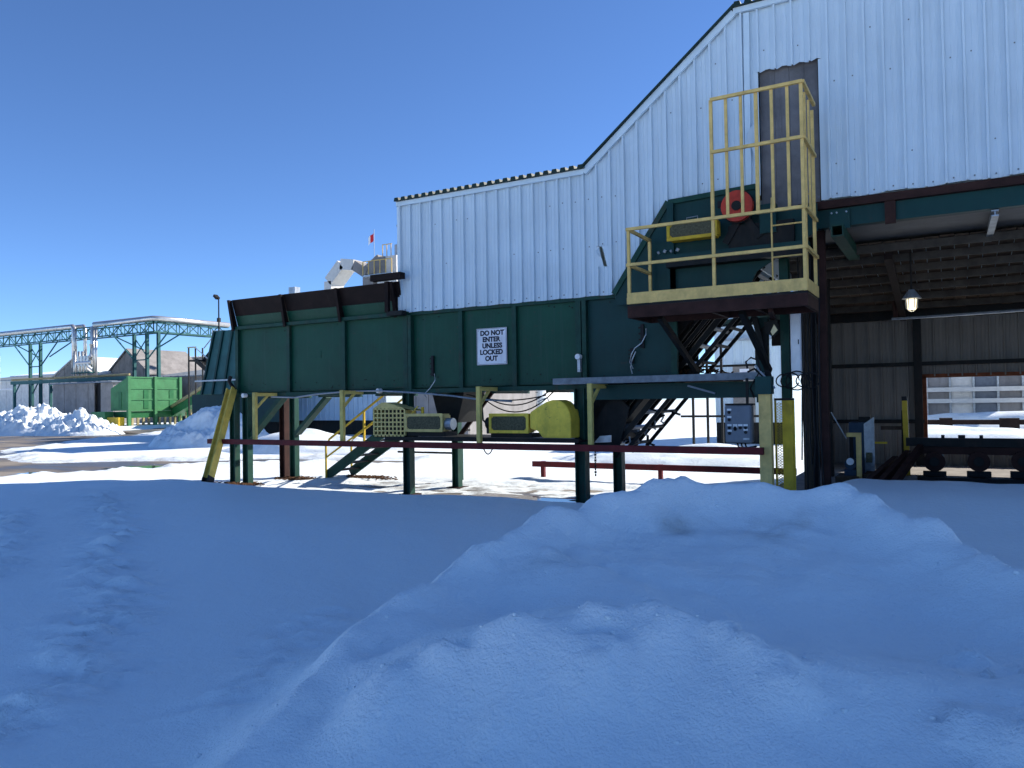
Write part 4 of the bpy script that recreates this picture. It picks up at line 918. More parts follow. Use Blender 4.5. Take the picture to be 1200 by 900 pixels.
# flood light
a = PY(906, 386, 13.7)
fl = thing('flood_light', 'small flood light under the platform with a warm glinting lens', 'light', (a.x, 13.7, a.z))
MB().prism([(a.x-.14, 13.65, a.z+.13), (a.x+.06, 13.65, a.z+.16), (a.x+.10, 13.65, a.z-.02), (a.x+.0, 13.65, a.z-.13), (a.x-.12, 13.65, a.z-.05)], (0, .16, 0)).build('housing', 'dark_steel', fl)
MB().prism([(a.x+.03, 13.635, a.z+.08), (a.x+.085, 13.635, a.z-.02), (a.x+.0, 13.635, a.z-.11), (a.x-.03, 13.635, a.z-.04)], (0, .014, 0)).build('lens', 'glass_lens', fl)
MB().box(a.x-.05, a.x-.02, 13.7, 13.74, a.z+.14, a.z+.4).build('yoke', 'dark_steel', fl)
# control station on its yellow post
a, b = PY(889.5, 500, 13.35), PY(903.5, 500, 13.35)
yp = thing('yellow_post', 'square pale yellow post at the right end of the red rail', 'post', ((a.x+b.x)/2, 13.45, 0))
MB().box(a.x, b.x, 13.35, 13.53, 0, 2.14).build('post_tube', 'cream_yellow', yp)
MB().box(a.x-.05, b.x+.05, 13.30, 13.58, 0, .03).build('foot_plate', 'cream_yellow', yp)
MB().box(a.x-.04, b.x+.02, 13.31, 13.57, 2.141, 2.44).build('post_head', 'teal_plate', yp)
a, b = PY(849, 475.5, 13.25), PY(880.5, 519, 13.25)
cb = thing('control_station', 'grey push-button control box hanging beside the yellow post', 'control box', ((a.x+b.x)/2, 13.3, b.z))
MB().box(a.x, b.x, 13.26, 13.48, b.z, a.z).build('enclosure', 'panel_grey', cb, bevel=.01)
MB().box(a.x+.015, b.x-.015, 13.247, 13.259, b.z+.02, a.z-.02).build('front_cover', 'panel_grey', cb, bevel=.004)
W_, H_ = b.x-a.x, a.z-b.z
for fx_, fz_ in ((.18, .82), (.18, .62), (.18, .40), (.40, .40), (.60, .40), (.80, .40), (.18, .25), (.40, .36), (.80, .28)):
    cx, czz = a.x+fx_*W_, b.z+fz_*H_
    pb = MB().cyl((cx, 13.225, czz), (cx, 13.247, czz), .026, 10).build('push_button', 'black', cb)
    MB().box(cx-.036, cx+.036, 13.240, 13.2465, czz+.030, czz+.062).build('legend_plate', 'white_paint', pb)
MB().box(b.x-.13, b.x-.03, 13.241, 13.2465, b.z+.05, b.z+.08).build('maker_plate', 'galv', cb)
for k in range(3): MB().tube([(a.x+W_*(.4+.15*k), 13.36, b.z), (a.x+W_*(.4+.15*k)+.02, 13.36, b.z-.08), (a.x+W_*(.7+.1*k), 13.37, b.z-.10), (b.x+.06, 13.38, b.z-.06)], .016, 6).build('cable_gland', 'rubber', cb)
MB().box(a.x, b.x+.03, 13.28, 13.47, a.z+.002, a.z+.035).build('rain_hood', 'dark_steel', cb)
MB().box(b.x-.1, b.x-.06, 13.36, 13.40, a.z+.036, 2.42).build('hanger', 'dark_steel', cb)
# yellow expanded-metal guard
a, b = PY(908, 500, 13.75), PY(929, 500, 13.75)
mg = thing('mesh_guard', 'tall yellow expanded-metal guard panel right of the yellow post', 'machine guard', ((a.x+b.x)/2, 13.8, 0))
zt = 2.03
mb = MB()
for k in range(int((zt-.05)/.045)):
    for j in range(2):
        xa = a.x+.01+j*.055; z = .06+k*.045
        mb.bar((xa, 13.75, z), (xa+.055, 13.75, z+.022), .006, .01); mb.bar((xa, 13.75, z+.045), (xa+.055, 13.75, z+.022), .006, .01)
mb.build('expanded_mesh', 'yellow', mg, kind='stuff')
MB().box(a.x+.125, b.x, 13.74, 13.76, .03, zt).build('solid_side', 'yellow', mg)
for x in (a.x-.005, b.x): MB().box(x, x+.03, 13.765, 13.79, .0, zt).build('guard_upright', 'yellow', mg)
MB().box(a.x, b.x+.03, 13.73, 13.79, zt+.001, zt+.04).build('guard_cap', 'dark_steel', mg)

# ------------------------------------------------------------------ things inside the bay
a = PY(1056.5, 470, 18.2); b = PY(1063.5, 541, 18.2)
yb = thing('yellow_upright', 'leaning yellow steel upright against the inner wall of the bay', 'post', (b.x, 18.2, .4))
MB().bar((b.x, 18.2, .4), (a.x+.05, 18.35, a.z), .14, .10, (1, 0, 0)).build('upright', 'yellow', yb)
MB().bar((a.x+.05, 18.35, a.z), (a.x+.045, 18.36, a.z+.09), .14, .10, (1, 0, 0)).build('upright_tip', 'black', yb)
MB().bar((a.x-.02, 18.6, .4), (a.x+.0, 18.5, a.z-.2), .05, .05).build('back_stay', 'dark_steel', yb)
MB().box(a.x-.42, a.x+.02, 18.33, 18.36, 1.35, 1.43).build('cross_arm', 'wood', yb)
a, b = PY(1012, 492, 17.0), PY(1024, 552, 17.0)
gc = thing('grey_panel_cabinet', 'tall pale grey panel cabinet standing inside the bay', 'cabinet', ((a.x+b.x)/2, 17.3, .4))
MB().box(a.x-.28, b.x-.02, 17.03, 17.5, .5, 1.55).build('cabinet_body', 'blue_motor', gc)
MB().prism([(a.x, 17.0, .45), (b.x+.03, 16.95, .55), (b.x+.03, 16.95, 1.66), (a.x, 17.0, 1.52)], (0, .03, 0)).build('front_panel', 'galv', gc)
MB().box(a.x+.03, b.x-.02, 16.93, 16.949, .75, .95).build('vent_grille', 'guard_mesh', gc)
MB().box(a.x-.1, a.x+.12, 17.04, 17.2, 1.551, 1.66).build('top_box', 'dark_steel', gc)
MB().box(a.x-.3, a.x+.2, 17.02, 17.5, .39, .499).build('plinth', 'dark_steel', gc)
MB().box(b.x+.0, b.x+.25, 17.1, 17.14, 1.12, 1.16).build('side_arm', 'yellow', gc)
a, b = PY(992, 512, 16.4), PY(1010, 557, 16.4)
yf = thing('pump_stand', 'small yellow steel frame with blue pump inside the dark bay', 'pump', ((a.x+b.x)/2, 16.5, .4))
MB().box(b.x-.09, b.x, 16.4, 16.5, .4, a.z).build('frame_leg', 'cream_yellow', yf)
MB().box(a.x, b.x, 16.4, 16.5, a.z+.001, a.z+.08).build('frame_top', 'cream_yellow', yf)
MB().box(a.x, a.x+.06, 16.9, 17.0, .4, a.z).build('frame_leg', 'dark_steel', yf)
c = (a+b)/2
MB().cyl((c.x-.08, 16.5, .75), (c.x-.08, 16.85, .75), .11, 14).build('pump_body', 'blue_motor', yf)
MB().cyl((c.x-.08, 16.44, .80), (c.x-.08, 16.499, .80), .07, 12).build('pump_dial', 'white_paint', yf)
MB().box(c.x-.2, c.x+.02, 16.52, 16.86, .4, .64).build('pump_base', 'blue_motor', yf)
solo(MB().bar(PY(974, 483, 16.8), PY(992, 514, 16.8), .02, .02), 'stay_rod', 'galv', 'thin pale rod slanting from the rusty post to the yellow frame', 'rod')
# roller deck
rd = thing('roller_deck', 'dark roller deck machine with round bearings in front of the inner window', 'machine', (1.0, 17.5, .4))
x0 = PY(1062, 520, 17.3).x
zb_ = PY(1130, 522, 17.3).z
MB().box(x0, 5, 17.2, 17.4, zb_-.02, zb_+.14).build('top_beam', 'dark_steel', rd)
MB().box(x0+.25, 5, 17.22, 17.38, zb_-.17, zb_-.03).build('lower_beam', 'rust_beam', rd)
MB().box(x0, 5, 18.6, 18.8, zb_-.1, zb_+.06).build('rear_beam', 'dark_steel', rd)
for px in (1095, 1147, 1199, 1252):
    c = PY(px, 541, 17.15)
    bh = MB().cyl((c.x, 17.1, c.z), (c.x, 17.25, c.z), .19, 18).build('bearing_housing', 'rust_beam', rd)
    MB().cyl((c.x, 17.07, c.z), (c.x, 17.099, c.z), .09, 12).build('shaft_end', 'dark_steel', bh)
    MB().cyl((c.x, 17.4, c.z+.02), (c.x, 18.6, c.z+.02), .15, 14).build('roller', 'dark_steel', rd)
    MB().box(c.x-.2, c.x+.2, 17.12, 17.3, .4, c.z-.192).build('pedestal', 'dark_steel', rd)
for px in (1105, 1127, 1150): c = PY(px, 515, 17.3); MB().box(c.x-.03-.03*(px == 1127), c.x+.03+.03*(px == 1127), 17.25, 17.35, zb_+.141, zb_+.2).build('stop_block', 'black', rd)
MB().box(x0+.2, 5, 16.7, 17.05, .38, .52).build('sill_beam', 'dark_steel', rd)
for k in range(3): MB().bar((x0-.15-.22*k, 14.9, .48), (x0+.25-.22*k, 17.2, zb_-.05-.12*k), .10, .14).build('skid_rail', 'rust_beam', rd)
for k in range(2): MB().box(x0-1.2+.5*k, x0-.8+.5*k, 16.2, 17.0, .4, .52+.06*k).build('timber_block', 'wood', rd)
MB().box(-1.9, 5, 14.35, 14.49, 0, .42).build('slab_edge', 'rust_board', bld)

# ================================================================== FAR YARD
def along(p, d, px):
    # point p + s*d that is seen at image column px
    p = Vector(p); d = Vector(d); lo, hi = -300.0, 300.0
    k = (px-600)/FPX
    f_ = lambda s: (p+d*s-EYE).dot(cr) - k*(p+d*s-EYE).dot(fwd)
    return p+d*(-f_(0)/(f_(1)-f_(0)))
def zat(p, py):
    # height above p's plan position that is seen at image row py
    q = Vector(p); f_ = lambda z: (450-py)/FPX*(Vector((q.x, q.y, z))-EYE).dot(fwd) - (Vector((q.x, q.y, z))-EYE).dot(cu)
    return -f_(0)/(f_(1)-f_(0))
# ---- pipe rack
K0 = PT(180, 380, 96); ztop = zat(K0, 376); zbot = zat(K0, 388.5)
rk = thing('pipe_rack', 'tall teal lattice pipe rack crossing the far yard at the left', 'pipe rack', (K0.x-18, K0.y, 0))
def truss(p, d, n, bay, gap, up_off=Vector()):
    d = Vector(d); side = Vector((-d.y, d.x, 0))*gap
    for off in (Vector(), side):
        for z in (ztop, zbot):
            a_ = Vector((p.x, p.y, z))+off; MB().bar(a_, a_+d*(n*bay), .16, .16).build('chord', 'far_teal', rk)
        web = MB()
        for i in range(n):
            a_ = Vector((p.x, p.y, 0))+off+d*(i*bay); b_ = a_+d*bay
            web.bar(a_+Vector((0, 0, zbot)), a_+Vector((0, 0, ztop)), .09, .09)
            if i % 2: web.bar(a_+Vector((0, 0, zbot)), b_+Vector((0, 0, ztop)), .09, .09)
            else: web.bar(a_+Vector((0, 0, ztop)), b_+Vector((0, 0, zbot)), .09, .09)
        web.build('web_lattice', 'far_teal', rk, kind='stuff')
LX = (along((K0.x, K0.y, 6), (1, 0, 0), -30).x-K0.x)
nb = int(abs(LX)/1.6); truss(K0, (-1, 0, 0), nb, abs(LX)/nb, -1.6)
RY = (along((K0.x, K0.y, 6), (0, 1, 0), 268).y-K0.y)
nb2 = int(RY/1.6); truss(K0, (0, 1, 0), nb2, RY/nb2, 1.6)
def trestle(xa, xb, y):
    for x in (xa, xb): MB().hbeam((x, y, 0), (x, y, zbot-.09), .35, .35, (1, 0, 0), .06).build('rack_column', 'far_teal', rk)
    MB().bar((xa, y, zbot*.72), (xb, y, zbot*.94), .1, .1).build('cross_brace', 'far_teal', rk)
    MB().bar((xb, y+.12, zbot*.72), (xa, y+.12, zbot*.94), .1, .1).build('cross_brace', 'far_teal', rk)
    MB().bar((xa, y, zbot*.7), (xb, y, zbot*.7), .14, .14).build('strut', 'far_teal', rk)
    for s, x in ((-1, xa), (1, xb)):
        for k in (0, 1.4): MB().bar((x, y+k*.9, zbot*.70+k), (x+s*(4.2+k), y+k*.9, zbot-.1), .13, .13).build('raking_brace', 'far_teal', rk)
for pa, pb in ((34, 46), (156, 171)):
    trestle(along((K0.x, K0.y, 4), (1, 0, 0), pa).x, along((K0.x, K0.y, 4), (1, 0, 0), pb).x, K0.y+.2)
MB().hbeam((K0.x+.1, K0.y+.6, 0), (K0.x+.1, K0.y+.6, zbot-.09), .35, .35, (1, 0, 0), .06).build('rack_column', 'far_teal', rk)
# ---- insulated pipes on top of the rack
zp = ztop+.32
def pipe(pts, r, label, m_='pipe_metal'): return solo(MB().tube(pts, r, 10), 'insulated_pipe', m_, label, 'pipe', 'insulated pipes on the rack', smooth=True)
xq = along((K0.x, K0.y, 8), (1, 0, 0), 110).x; xr = along((K0.x, K0.y, 8), (1, 0, 0), 88).x
zlo = zat((xq, K0.y, 0), 430)
pipe([(xq, K0.y-.1, zlo), (xq, K0.y-.1, zp-.3), (xq+.3, K0.y-.1, zp), (K0.x, K0.y-.1, zp), (K0.x+.35, K0.y+.5, zp), (K0.x+.35, K0.y+RY*.98, zp)], .33, 'thick silver pipe bending over the corner of the rack')
pipe([(xr, K0.y-.1, zlo), (xr, K0.y-.1, zp-.3), (xr-.3, K0.y-.1, zp), (K0.x+LX, K0.y-.1, zp)], .33, 'thick silver pipe along the left run of the rack')
pipe([(xr+1.0, K0.y+.8, zlo), (xr+1.0, K0.y+.8, zp-.3), (xr+.7, K0.y+.8, zp+.1), (K0.x+LX, K0.y+.8, zp+.1)], .22, 'thinner silver pipe behind the left rack pipe')
for k, px in enumerate((92, 97, 101, 105, 114, 117)):
    x_ = along((K0.x, K0.y, 5), (1, 0, 0), px).x
    z1_ = zat((x_, K0.y, 0), 412 if px < 107 else 384); z0_ = zat((x_, K0.y, 0), 447)
    pipe([(x_, K0.y-.5, z0_), (x_, K0.y-.5, (z0_+z1_)/2), (x_, K0.y-.5, z1_)], .16, ('vertical silver pipe below the rack gap, first of six from the left', 'vertical silver pipe below the rack gap, second of six from the left', 'vertical silver pipe below the rack gap, third of six from the left', 'vertical silver pipe below the rack gap, fourth of six from the left', 'taller vertical silver pipe below the rack gap, fifth of six', 'taller vertical silver pipe below the rack gap, rightmost of six')[k])
vx = along((K0.x, K0.y, 5), (1, 0, 0), 106).x; vz = zat((vx, K0.y, 0), 420)
vs = thing('valve_station', 'cluster of silver valves and pipe elbows hung in the rack gap', 'valves', (vx, K0.y-.5, vz-2))
for k in range(4): MB().cyl((vx-1.2+.7*k, K0.y-.8, vz-1.0), (vx-1.2+.7*k, K0.y-.8, vz+.3), .25, 10).build('valve_body', 'pipe_metal', vs)
MB().cyl((vx-1.6, K0.y-.8, vz-.6), (vx+1.6, K0.y-.8, vz-.6), .3, 10).build('manifold', 'pipe_metal', vs)
MB().box(vx-2.2, vx+2.0, K0.y-1.3, K0.y, vz-2.0, vz-1.85).build('grating', 'far_teal', vs)
MB().tube([(vx+1.4, K0.y-.8, vz+1.8), (vx+1.4, K0.y-.8, vz+.2), (vx+.7, K0.y-.8, vz-.3), (vx, K0.y-.8, vz-.2)], .22, 8).build('elbow_pipe', 'pipe_metal', vs)
# white pipe loop at far left
xl0 = along((K0.x, K0.y, 4), (1, 0, 0), 7).x; xl1 = along((K0.x, K0.y, 4), (1, 0, 0), 16).x; xl2 = along((K0.x, K0.y, 4), (1, 0, 0), 34).x
za, zb2 = zat((xl0, K0.y, 0), 415), zat((xl0, K0.y, 0), 457)
pl_ = solo(MB().tube([(xl0, K0.y-2, zb2), (xl0, K0.y-2, za), (xl1, K0.y-2, za), (xl1, K0.y-2, zb2), (xl2, K0.y-2, zb2)], .16, 8), 'pipe_loop', 'white_paint', 'white pipe bent in an upright loop beside the leftmost rack trestle', 'pipe')
# lower pipe bridge
xa = along((K0.x, K0.y-3, 4), (1, 0, 0), 14).x; xb = along((K0.x, K0.y-3, 4), (1, 0, 0), 152).x
zl = zat((xb, K0.y-3, 0), 443)
lb = thing('low_pipe_bridge', 'low dark teal pipe bridge running under the rack to the green bin', 'pipe bridge', ((xa+xb)/2, K0.y-3, 0))
MB().box(xa, xb, K0.y-3.2, K0.y-2.8, zl-.2, zl+.25).build('bridge_beam', 'far_teal', lb)
MB().tube([(xa, K0.y-3, zl+.45), ((xa+xb)/2, K0.y-3, zl+.45), (xb, K0.y-3, zl+.45)], .14, 8).build('bridge_pipe', 'tan', lb)
n_ = 6
for k in range(n_):
    x_ = xa+(xb-xa)*(k+.15)/n_
    MB().box(x_-.15, x_+.15, K0.y-3.15, K0.y-2.85, 0, zl-.201).build('bridge_leg', 'far_teal', lb)
    MB().bar((x_, K0.y-3, zl-1.6), (x_+1.3, K0.y-3, zl-.2), .12, .12).build('bridge_knee', 'far_teal', lb)
# ---- sheds
def shed(name, label, pl, pr_, t, yb_, ye, yr, depth, wm, rm, gable=True, doors=(), snow=True):
    a_ = PT(pl, yb_, t); b_ = along(a_, (1, 0, 0), pr_)
    zb_ = 0; ze = zat(a_, ye); zr = zat((a_+b_)/2, yr)
    s = thing(name, label, 'building', ((a_.x+b_.x)/2, a_.y, 0))
    X0, X1, Y0 = a_.x, b_.x, a_.y; xm = (X0+X1)/2
    nn = max(3, int((X1-X0)/1.2)); wdt_ = (X1-X0)/nn
    for i in range(nn):
        u0, u1 = X0+i*wdt_, X0+(i+1)*wdt_
        if any(d0 <= (i+.5)/nn <= d1 for d0, d1 in doors): MB().box(u0, u1, Y0+.3, Y0+.35, zb_, ze).build('door_leaf', 'black', s); continue
        h = lambda x_: (ze+(zr-ze)*(1-abs(x_-xm)/((X1-X0)/2))) if gable else ze
        pts = [(u0, Y0, zb_), (u1, Y0, zb_), (u1, Y0, h(u1))]
        if gable and u0 < xm < u1: pts.append((xm, Y0, zr))
        pts.append((u0, Y0, h(u0)))
        MB().prism([(p[0]+(.02 if p[0] == u0 else -.02), p[1]-.03*(i % 2), p[2]) for p in pts], (0, .1, 0)).build('wall_panel', wm, s)
    MB().box(X1-.1, X1, Y0+.12, Y0+depth, zb_, ze).build('side_wall', wm, s)
    MB().box(X0, X0+.1, Y0+.12, Y0+depth, zb_, ze).build('side_wall', wm, s)
    if gable:
        for xs0, xs1 in ((X0-.3, xm), (X1+.3, xm)):
            sl_ = (zr-ze)/((X1-X0)/2); zz = ze-.3*sl_
            MB().prism([(xs0, Y0-.3, zz+.05), (xs1, Y0-.3, zr+.05), (xs1, Y0-.3, zr+.2), (xs0, Y0-.3, zz+.2)], (0, depth+.6, 0)).build('roof_slope', rm, s)
            if snow: MB().prism([(xs0*.85+xs1*.15, Y0+.2, zz*.85+zr*.15+.2), (xs1, Y0+.2, zr+.2), (xs1, Y0+.2, zr+.42), (xs0*.85+xs1*.15, Y0+.2, zz*.85+zr*.15+.38)], (0, depth, 0)).build('roof_snow', 'snow', s)
    else:
        rf_ = MB().prism([(X0-.3, Y0-.4, ze), (X1+.3, Y0-.4, ze), (X1+.3, Y0+depth, zr), (X0-.3, Y0+depth, zr)], (0, 0, .15)).build('roof_slope', rm, s)
        k = X0
        while k < X1: MB().prism([(k, Y0-.42, ze+.151), (k+.12, Y0-.42, ze+.151), (k+.12, Y0+depth, zr+.151), (k, Y0+depth, zr+.151)], (0, 0, .08)).build('standing_seam', rm, rf_); k += 1.5
        if snow: MB().prism([(X0, Y0+depth*.45, ze*.55+zr*.45+.24), (X1, Y0+depth*.4, ze*.6+zr*.4+.24), (X1+.2, Y0+depth, zr+.24), (X0-.2, Y0+depth, zr+.24)], (0, 0, .2)).build('roof_snow', 'snow', s)
    return s
shed('long_shed', 'long low pale shed with snowy roof behind the leftmost trestle', -40, 75, 150, 480, 449, 431, 18, 'far_white', 'far_roof', gable=False)
shed('grey_shed', 'grey metal shed with black doorway under the low pipe bridge', 62, 133, 98, 489, 451, 447, 9, 'far_grey', 'far_roof', gable=False, doors=((.70, .80),), snow=False)
shed('gabled_shed', 'grey gabled shed behind the vertical pipes, left of the bin', 64, 112, 112, 487, 442, 421, 9, 'far_grey', 'far_white')
shed('gabled_shed', 'grey gabled shed with dark signboard showing above the green bin', 126, 176, 110, 487, 440, 410, 9, 'far_grey', 'far_grey', snow=False)
shed('blue_roof_shed', 'long shed with blue-grey seamed roof right of the rack corner', 170, 262, 106, 485, 444, 424, 14, 'far_grey', 'far_roof', gable=False, snow=False)
shed('rear_snow_shed', 'distant shed whose snowy roof edges the skyline behind the stairs', 150, 300, 160, 480, 424, 417, 24, 'far_grey', 'far_white', gable=False)
# ---- green loading bin
g0 = PT(151, 496, 82); gd = Vector((0, 1, 0)); g1 = along(g0, gd, 211); gl = along(g0, (1, 0, 0), 130); zt1 = zat(g0, 442)
bn = thing('green_bin', 'bright green steel loading bin with posts and ribs in the far yard', 'bin', ((g0.x+gl.x)/2, (g0.y+g1.y)/2, 0))
zlow = zt1*.32
Lb = g1.y-g0.y
for i in range(2):
    y0, y1 = g0.y+Lb*i/2+.08, g0.y+Lb*(i+1)/2-.08
    for j in range(3):
        z0, z1 = zlow+(zt1-zlow)*(j/3)+.03, zlow+(zt1-zlow)*((j+1)/3)-.03
        MB().box(g0.x-.12, g0.x-.02, y0, y1, z0, z1).build('side_sheet', 'bin_green', bn)
    for j in range(4): MB().box(g0.x-.06, g0.x+.05, y0, y1, zlow+(zt1-zlow)*j/3-.07, zlow+(zt1-zlow)*j/3+.07).build('side_rib', 'bin_green', bn)
    MB().box(g0.x-.019, g0.x+.03, (y0+y1)/2+.2, (y0+y1)/2+.75, zlow+.2, zlow+(zt1-zlow)*.62).build('hatch', 'bin_dark_green', bn)
for i in range(3):
    y = g0.y+Lb*i/2; MB().box(g0.x-.16, g0.x+.16, y-.16, y+.16, 0, zt1+.12).build('bin_post', 'bin_green', bn)
MB().prism([(gl.x, g0.y, zlow), (g0.x-.17, g0.y, zlow), (g0.x-.17, g0.y, zt1), (gl.x, g0.y, zt1*.78)], (0, .1, 0)).build('end_sheet', 'bin_green', bn)
MB().box((gl.x+g0.x)/2-.15, (gl.x+g0.x)/2+.35, g0.y-.05, g0.y-.01, zlow+.2, zt1*.7).build('hatch', 'bin_dark_green', bn)
MB().box(gl.x, gl.x+.1, g0.y+.11, g1.y, zlow, zt1*.78).build('rear_sheet', 'bin_dark_green', bn)
MB().prism([(gl.x+.3, g0.y+.2, .9), (g0.x-.2, g0.y+.2, .9), (g0.x-.13, g0.y+.2, zlow-.1), (gl.x, g0.y+.2, zlow-.1)], (0, Lb-.4, 0)).build('hopper_bottom', 'bin_dark_green', bn)
for k in range(9):
    y = g0.y+.5+k*(Lb-1)/8; MB().box(g0.x-.25, g0.x-.08, y-.12, y+.12, .1, .9).build('hopper_rib', 'tan', bn)
MB().box(gl.x-1.6, gl.x+.8, g0.y-1.2, g0.y-.2, 0, zlow*.95).build('feed_box', 'bin_green', bn)
MB().box(gl.x+.9, g0.x-.3, g0.y-1.0, g0.y-.3, .0, 1.0).build('drive_base', 'yellow', bn)
# covered take-away conveyor from the bin
cv0 = g1+Vector((.2, -.4, 0)); e0 = Vector((cv0.x, cv0.y, 1.4)); e1 = PT(262, 452, 74)
tc_ = thing('covered_conveyor', 'sloping green conveyor with tan cover rising right from the green bin', 'conveyor', ((e0.x+e1.x)/2, (e0.y+e1.y)/2, 0))
MB().bar(e0, e1, 1.4, .9).build('conveyor_frame', 'bin_dark_green', tc_)
MB().bar(e0+Vector((0, 0, .62)), e1+Vector((0, 0, .62)), 1.7, .3).build('cover', 'tan', tc_)
for k in range(8):
    p = e0.lerp(e1, (k+.5)/8); MB().bar((p.x, p.y, p.z-.5), (p.x+.1, p.y, p.z-1.1), .12, .12).build('hanger', 'tan', tc_)
for k in (.25, .6, .92):
    p = e0.lerp(e1, k); MB().box(p.x-.12, p.x+.12, p.y-.12, p.y+.12, 0, p.z-.4).build('trestle_leg', 'bin_dark_green', tc_)
MB().cyl(e1+Vector((.3, -.9, -.1)), e1+Vector((.3, .9, -.1)), .65, 16).build('head_drum', 'galv', tc_)
# ---- teal hopper tower
T = 52
tw = thing('teal_hopper_tower', 'big dark teal ribbed hopper tower just behind the trough end', 'hopper', PZ(262, 520, 0))
q0, q1, q2, q3 = PT(252, 388, T), PT(300, 384, T), PT(300, 470, T), PT(238, 462, T)
yp_ = q3.y
f3 = lambda a_, b_: PY(a_, b_, yp_)
top_l, top_r, bot_l, bot_r = f3(252, 388), f3(330, 382), f3(237, 462), f3(330, 462)
tw.location = (bot_r.x-2, yp_, 0)
for i in range(7):
    k0, k1 = i/7+.004, (i+1)/7-.004
    MB().prism([bot_l.lerp(bot_r, k0), bot_l.lerp(bot_r, k1), top_l.lerp(top_r, k1), top_l.lerp(top_r, k0)], (0, .1, 0)).build('hopper_sheet', 'far_teal', tw)
for i in range(8):
    MB().bar(bot_l.lerp(bot_r, i/7)+Vector((0, -.06, 0)), top_l.lerp(top_r, i/7)+Vector((0, -.06, 0)), .14, .12, (0, 1, 0)).build('hopper_rib', 'teal_plate', tw)
MB().prism([bot_l, top_l, top_l+Vector((1, 4, 0)), bot_l+Vector((0, 4, 0))], (.1, 0, 0)).build('hopper_end', 'far_teal', tw)
zz = f3(255, 446).z; MB().box(bot_l.x-.3, bot_r.x, yp_-.35, yp_-.2, zz-.05, zz+.05).build('walk_rail', 'galv', tw)
base0 = f3(222, 462); MB().box(base0.x, bot_r.x, yp_+.2, yp_+.5, 1.0, bot_l.z-.02).build('skirt_wall', 'teal_plate', tw)
for px in (225, 245, 265, 290): c = f3(px, 480); MB().box(c.x-.15, c.x+.15, yp_+.55, yp_+.85, 0, bot_l.z).build('tower_leg', 'far_teal', tw)
# ---- stair tower
T = 68
s0, s1, s2 = PT(247, 434, T), PT(228, 421, T), PT(243, 404, T)
ysw = s1.y; g3 = lambda a_, b_: PY(a_, b_, ysw)
so = thing('zigzag_stair', 'dark zigzag steel stair against the sky left of the hopper tower', 'stairs', (s1.x, ysw, 0))
fA, fB, fC, fD = g3(246, 437), g3(229, 422), g3(243, 404), g3(255, 404)
for p, q, y_ in ((fA, fB, 0), (fB, fC, .9)):
    for o_ in (0, .8): MB().bar(p+Vector((0, y_+o_, 0)), q+Vector((0, y_+o_, 0)), .1, .34).build('stringer', 'dark_steel', so)
    for k in range(7): c = p.lerp(q, (k+.5)/7); MB().box(c.x-.16, c.x+.16, ysw+y_+.05, ysw+y_+.75, c.z-.03, c.z+.03).build('tread', 'dark_steel', so)
    MB().bar(p+Vector((0, y_, 1.1)), q+Vector((0, y_, 1.1)), .07, .07).build('handrail', 'galv', so)
MB().box(fC.x, fD.x+.5, ysw+.5, ysw+2, fC.z-.1, fC.z+.1).build('landing', 'dark_steel', so)
for k in range(4): c = fC.lerp(fD, k/3); MB().box(c.x-.04, c.x+.04, ysw+.5, ysw+.58, c.z+.1, c.z+1.3).build('rail_post', 'galv', so)
MB().bar(fC+Vector((0, .5, 1.25)), fD+Vector((.4, .5, 1.25)), .07, .07).build('handrail', 'galv', so)
MB().box(fB.x-1.0, fB.x+.1, ysw, ysw+1.6, fB.z-.1, fB.z+.05).build('landing', 'dark_steel', so)
for dx in (-1.0, -.05, .05-1.0): MB().box(fB.x+dx-.05, fB.x+dx+.05, ysw+(.0 if dx > -.96 else 1.5), ysw+(.1 if dx > -.96 else 1.6), 0, fB.z+1.2).build('tower_post', 'dark_steel', so)
MB().box(fB.x-1.0, fB.x, ysw-.05, ysw+.0, fB.z+1.1, fB.z+1.2).build('handrail', 'tan', so)
# ---- yard light
c = PT(256.5, 385, 62); zt2 = zat(c, 351)
yl = thing('yard_light', 'slender dark yard light pole poking above the hopper tower', 'light pole', (c.x, c.y, 0))
MB().cyl((c.x, c.y, 0), (c.x, c.y, zt2), .09, 8, .05).build('pole', 'dark_steel', yl)
MB().box(c.x-.12, c.x+.12, c.y-.1, c.y+.1, zt2*.83, zt2*.86).build('junction_box', 'dark_steel', yl)
MB().bar((c.x, c.y, zt2), (c.x-.25, c.y, zt2+.22), .07, .07).build('arm', 'dark_steel', yl)
MB().bar((c.x-.1, c.y, zt2+.08), (c.x-.42, c.y, zt2+.36), .36, .2).build('lamp_head', 'dark_steel', yl)

# ---- white ducts and flag beyond the conveyor
T = 62
c = PT(392, 340, T); yd = c.y; d3 = lambda a_, b_: PY(a_, b_, yd)
dk = thing('white_duct', 'big white angular air duct rising behind the trough top', 'duct', (c.x, yd, 0))
pth = [d3(391.5, 352), d3(391.5, 331), d3(406, 311), d3(421, 312)]
for i, (p, q) in enumerate(zip(pth[:-1], pth[1:])): MB().bar(p, q, 1.5, .85 if i else .72, (0, 0, 1) if i else (1, 0, 0)).build('duct_section', 'tube_white', dk)
MB().box(pth[0].x-.36, pth[0].x+.36, yd-.75, yd+.75, 0, pth[0].z).build('duct_section', 'tube_white', dk)
MB().bar(d3(421, 312), d3(436, 322), 1.5, .75).build('duct_section', 'far_grey', dk)
MB().bar(d3(434, 322), d3(452, 306), 1.4, 1.0).build('duct_section', 'far_grey', dk)
a_, b_ = d3(432, 338), d3(444, 322); MB().box(a_.x, b_.x, yd-.7, yd+.7, 0, b_.z).build('duct_riser', 'far_grey', dk)
cyc = thing('dust_collector', 'grey dust collector with railings half hidden by the building corner', 'machine', d3(462, 340)); cyc.location.z = 0
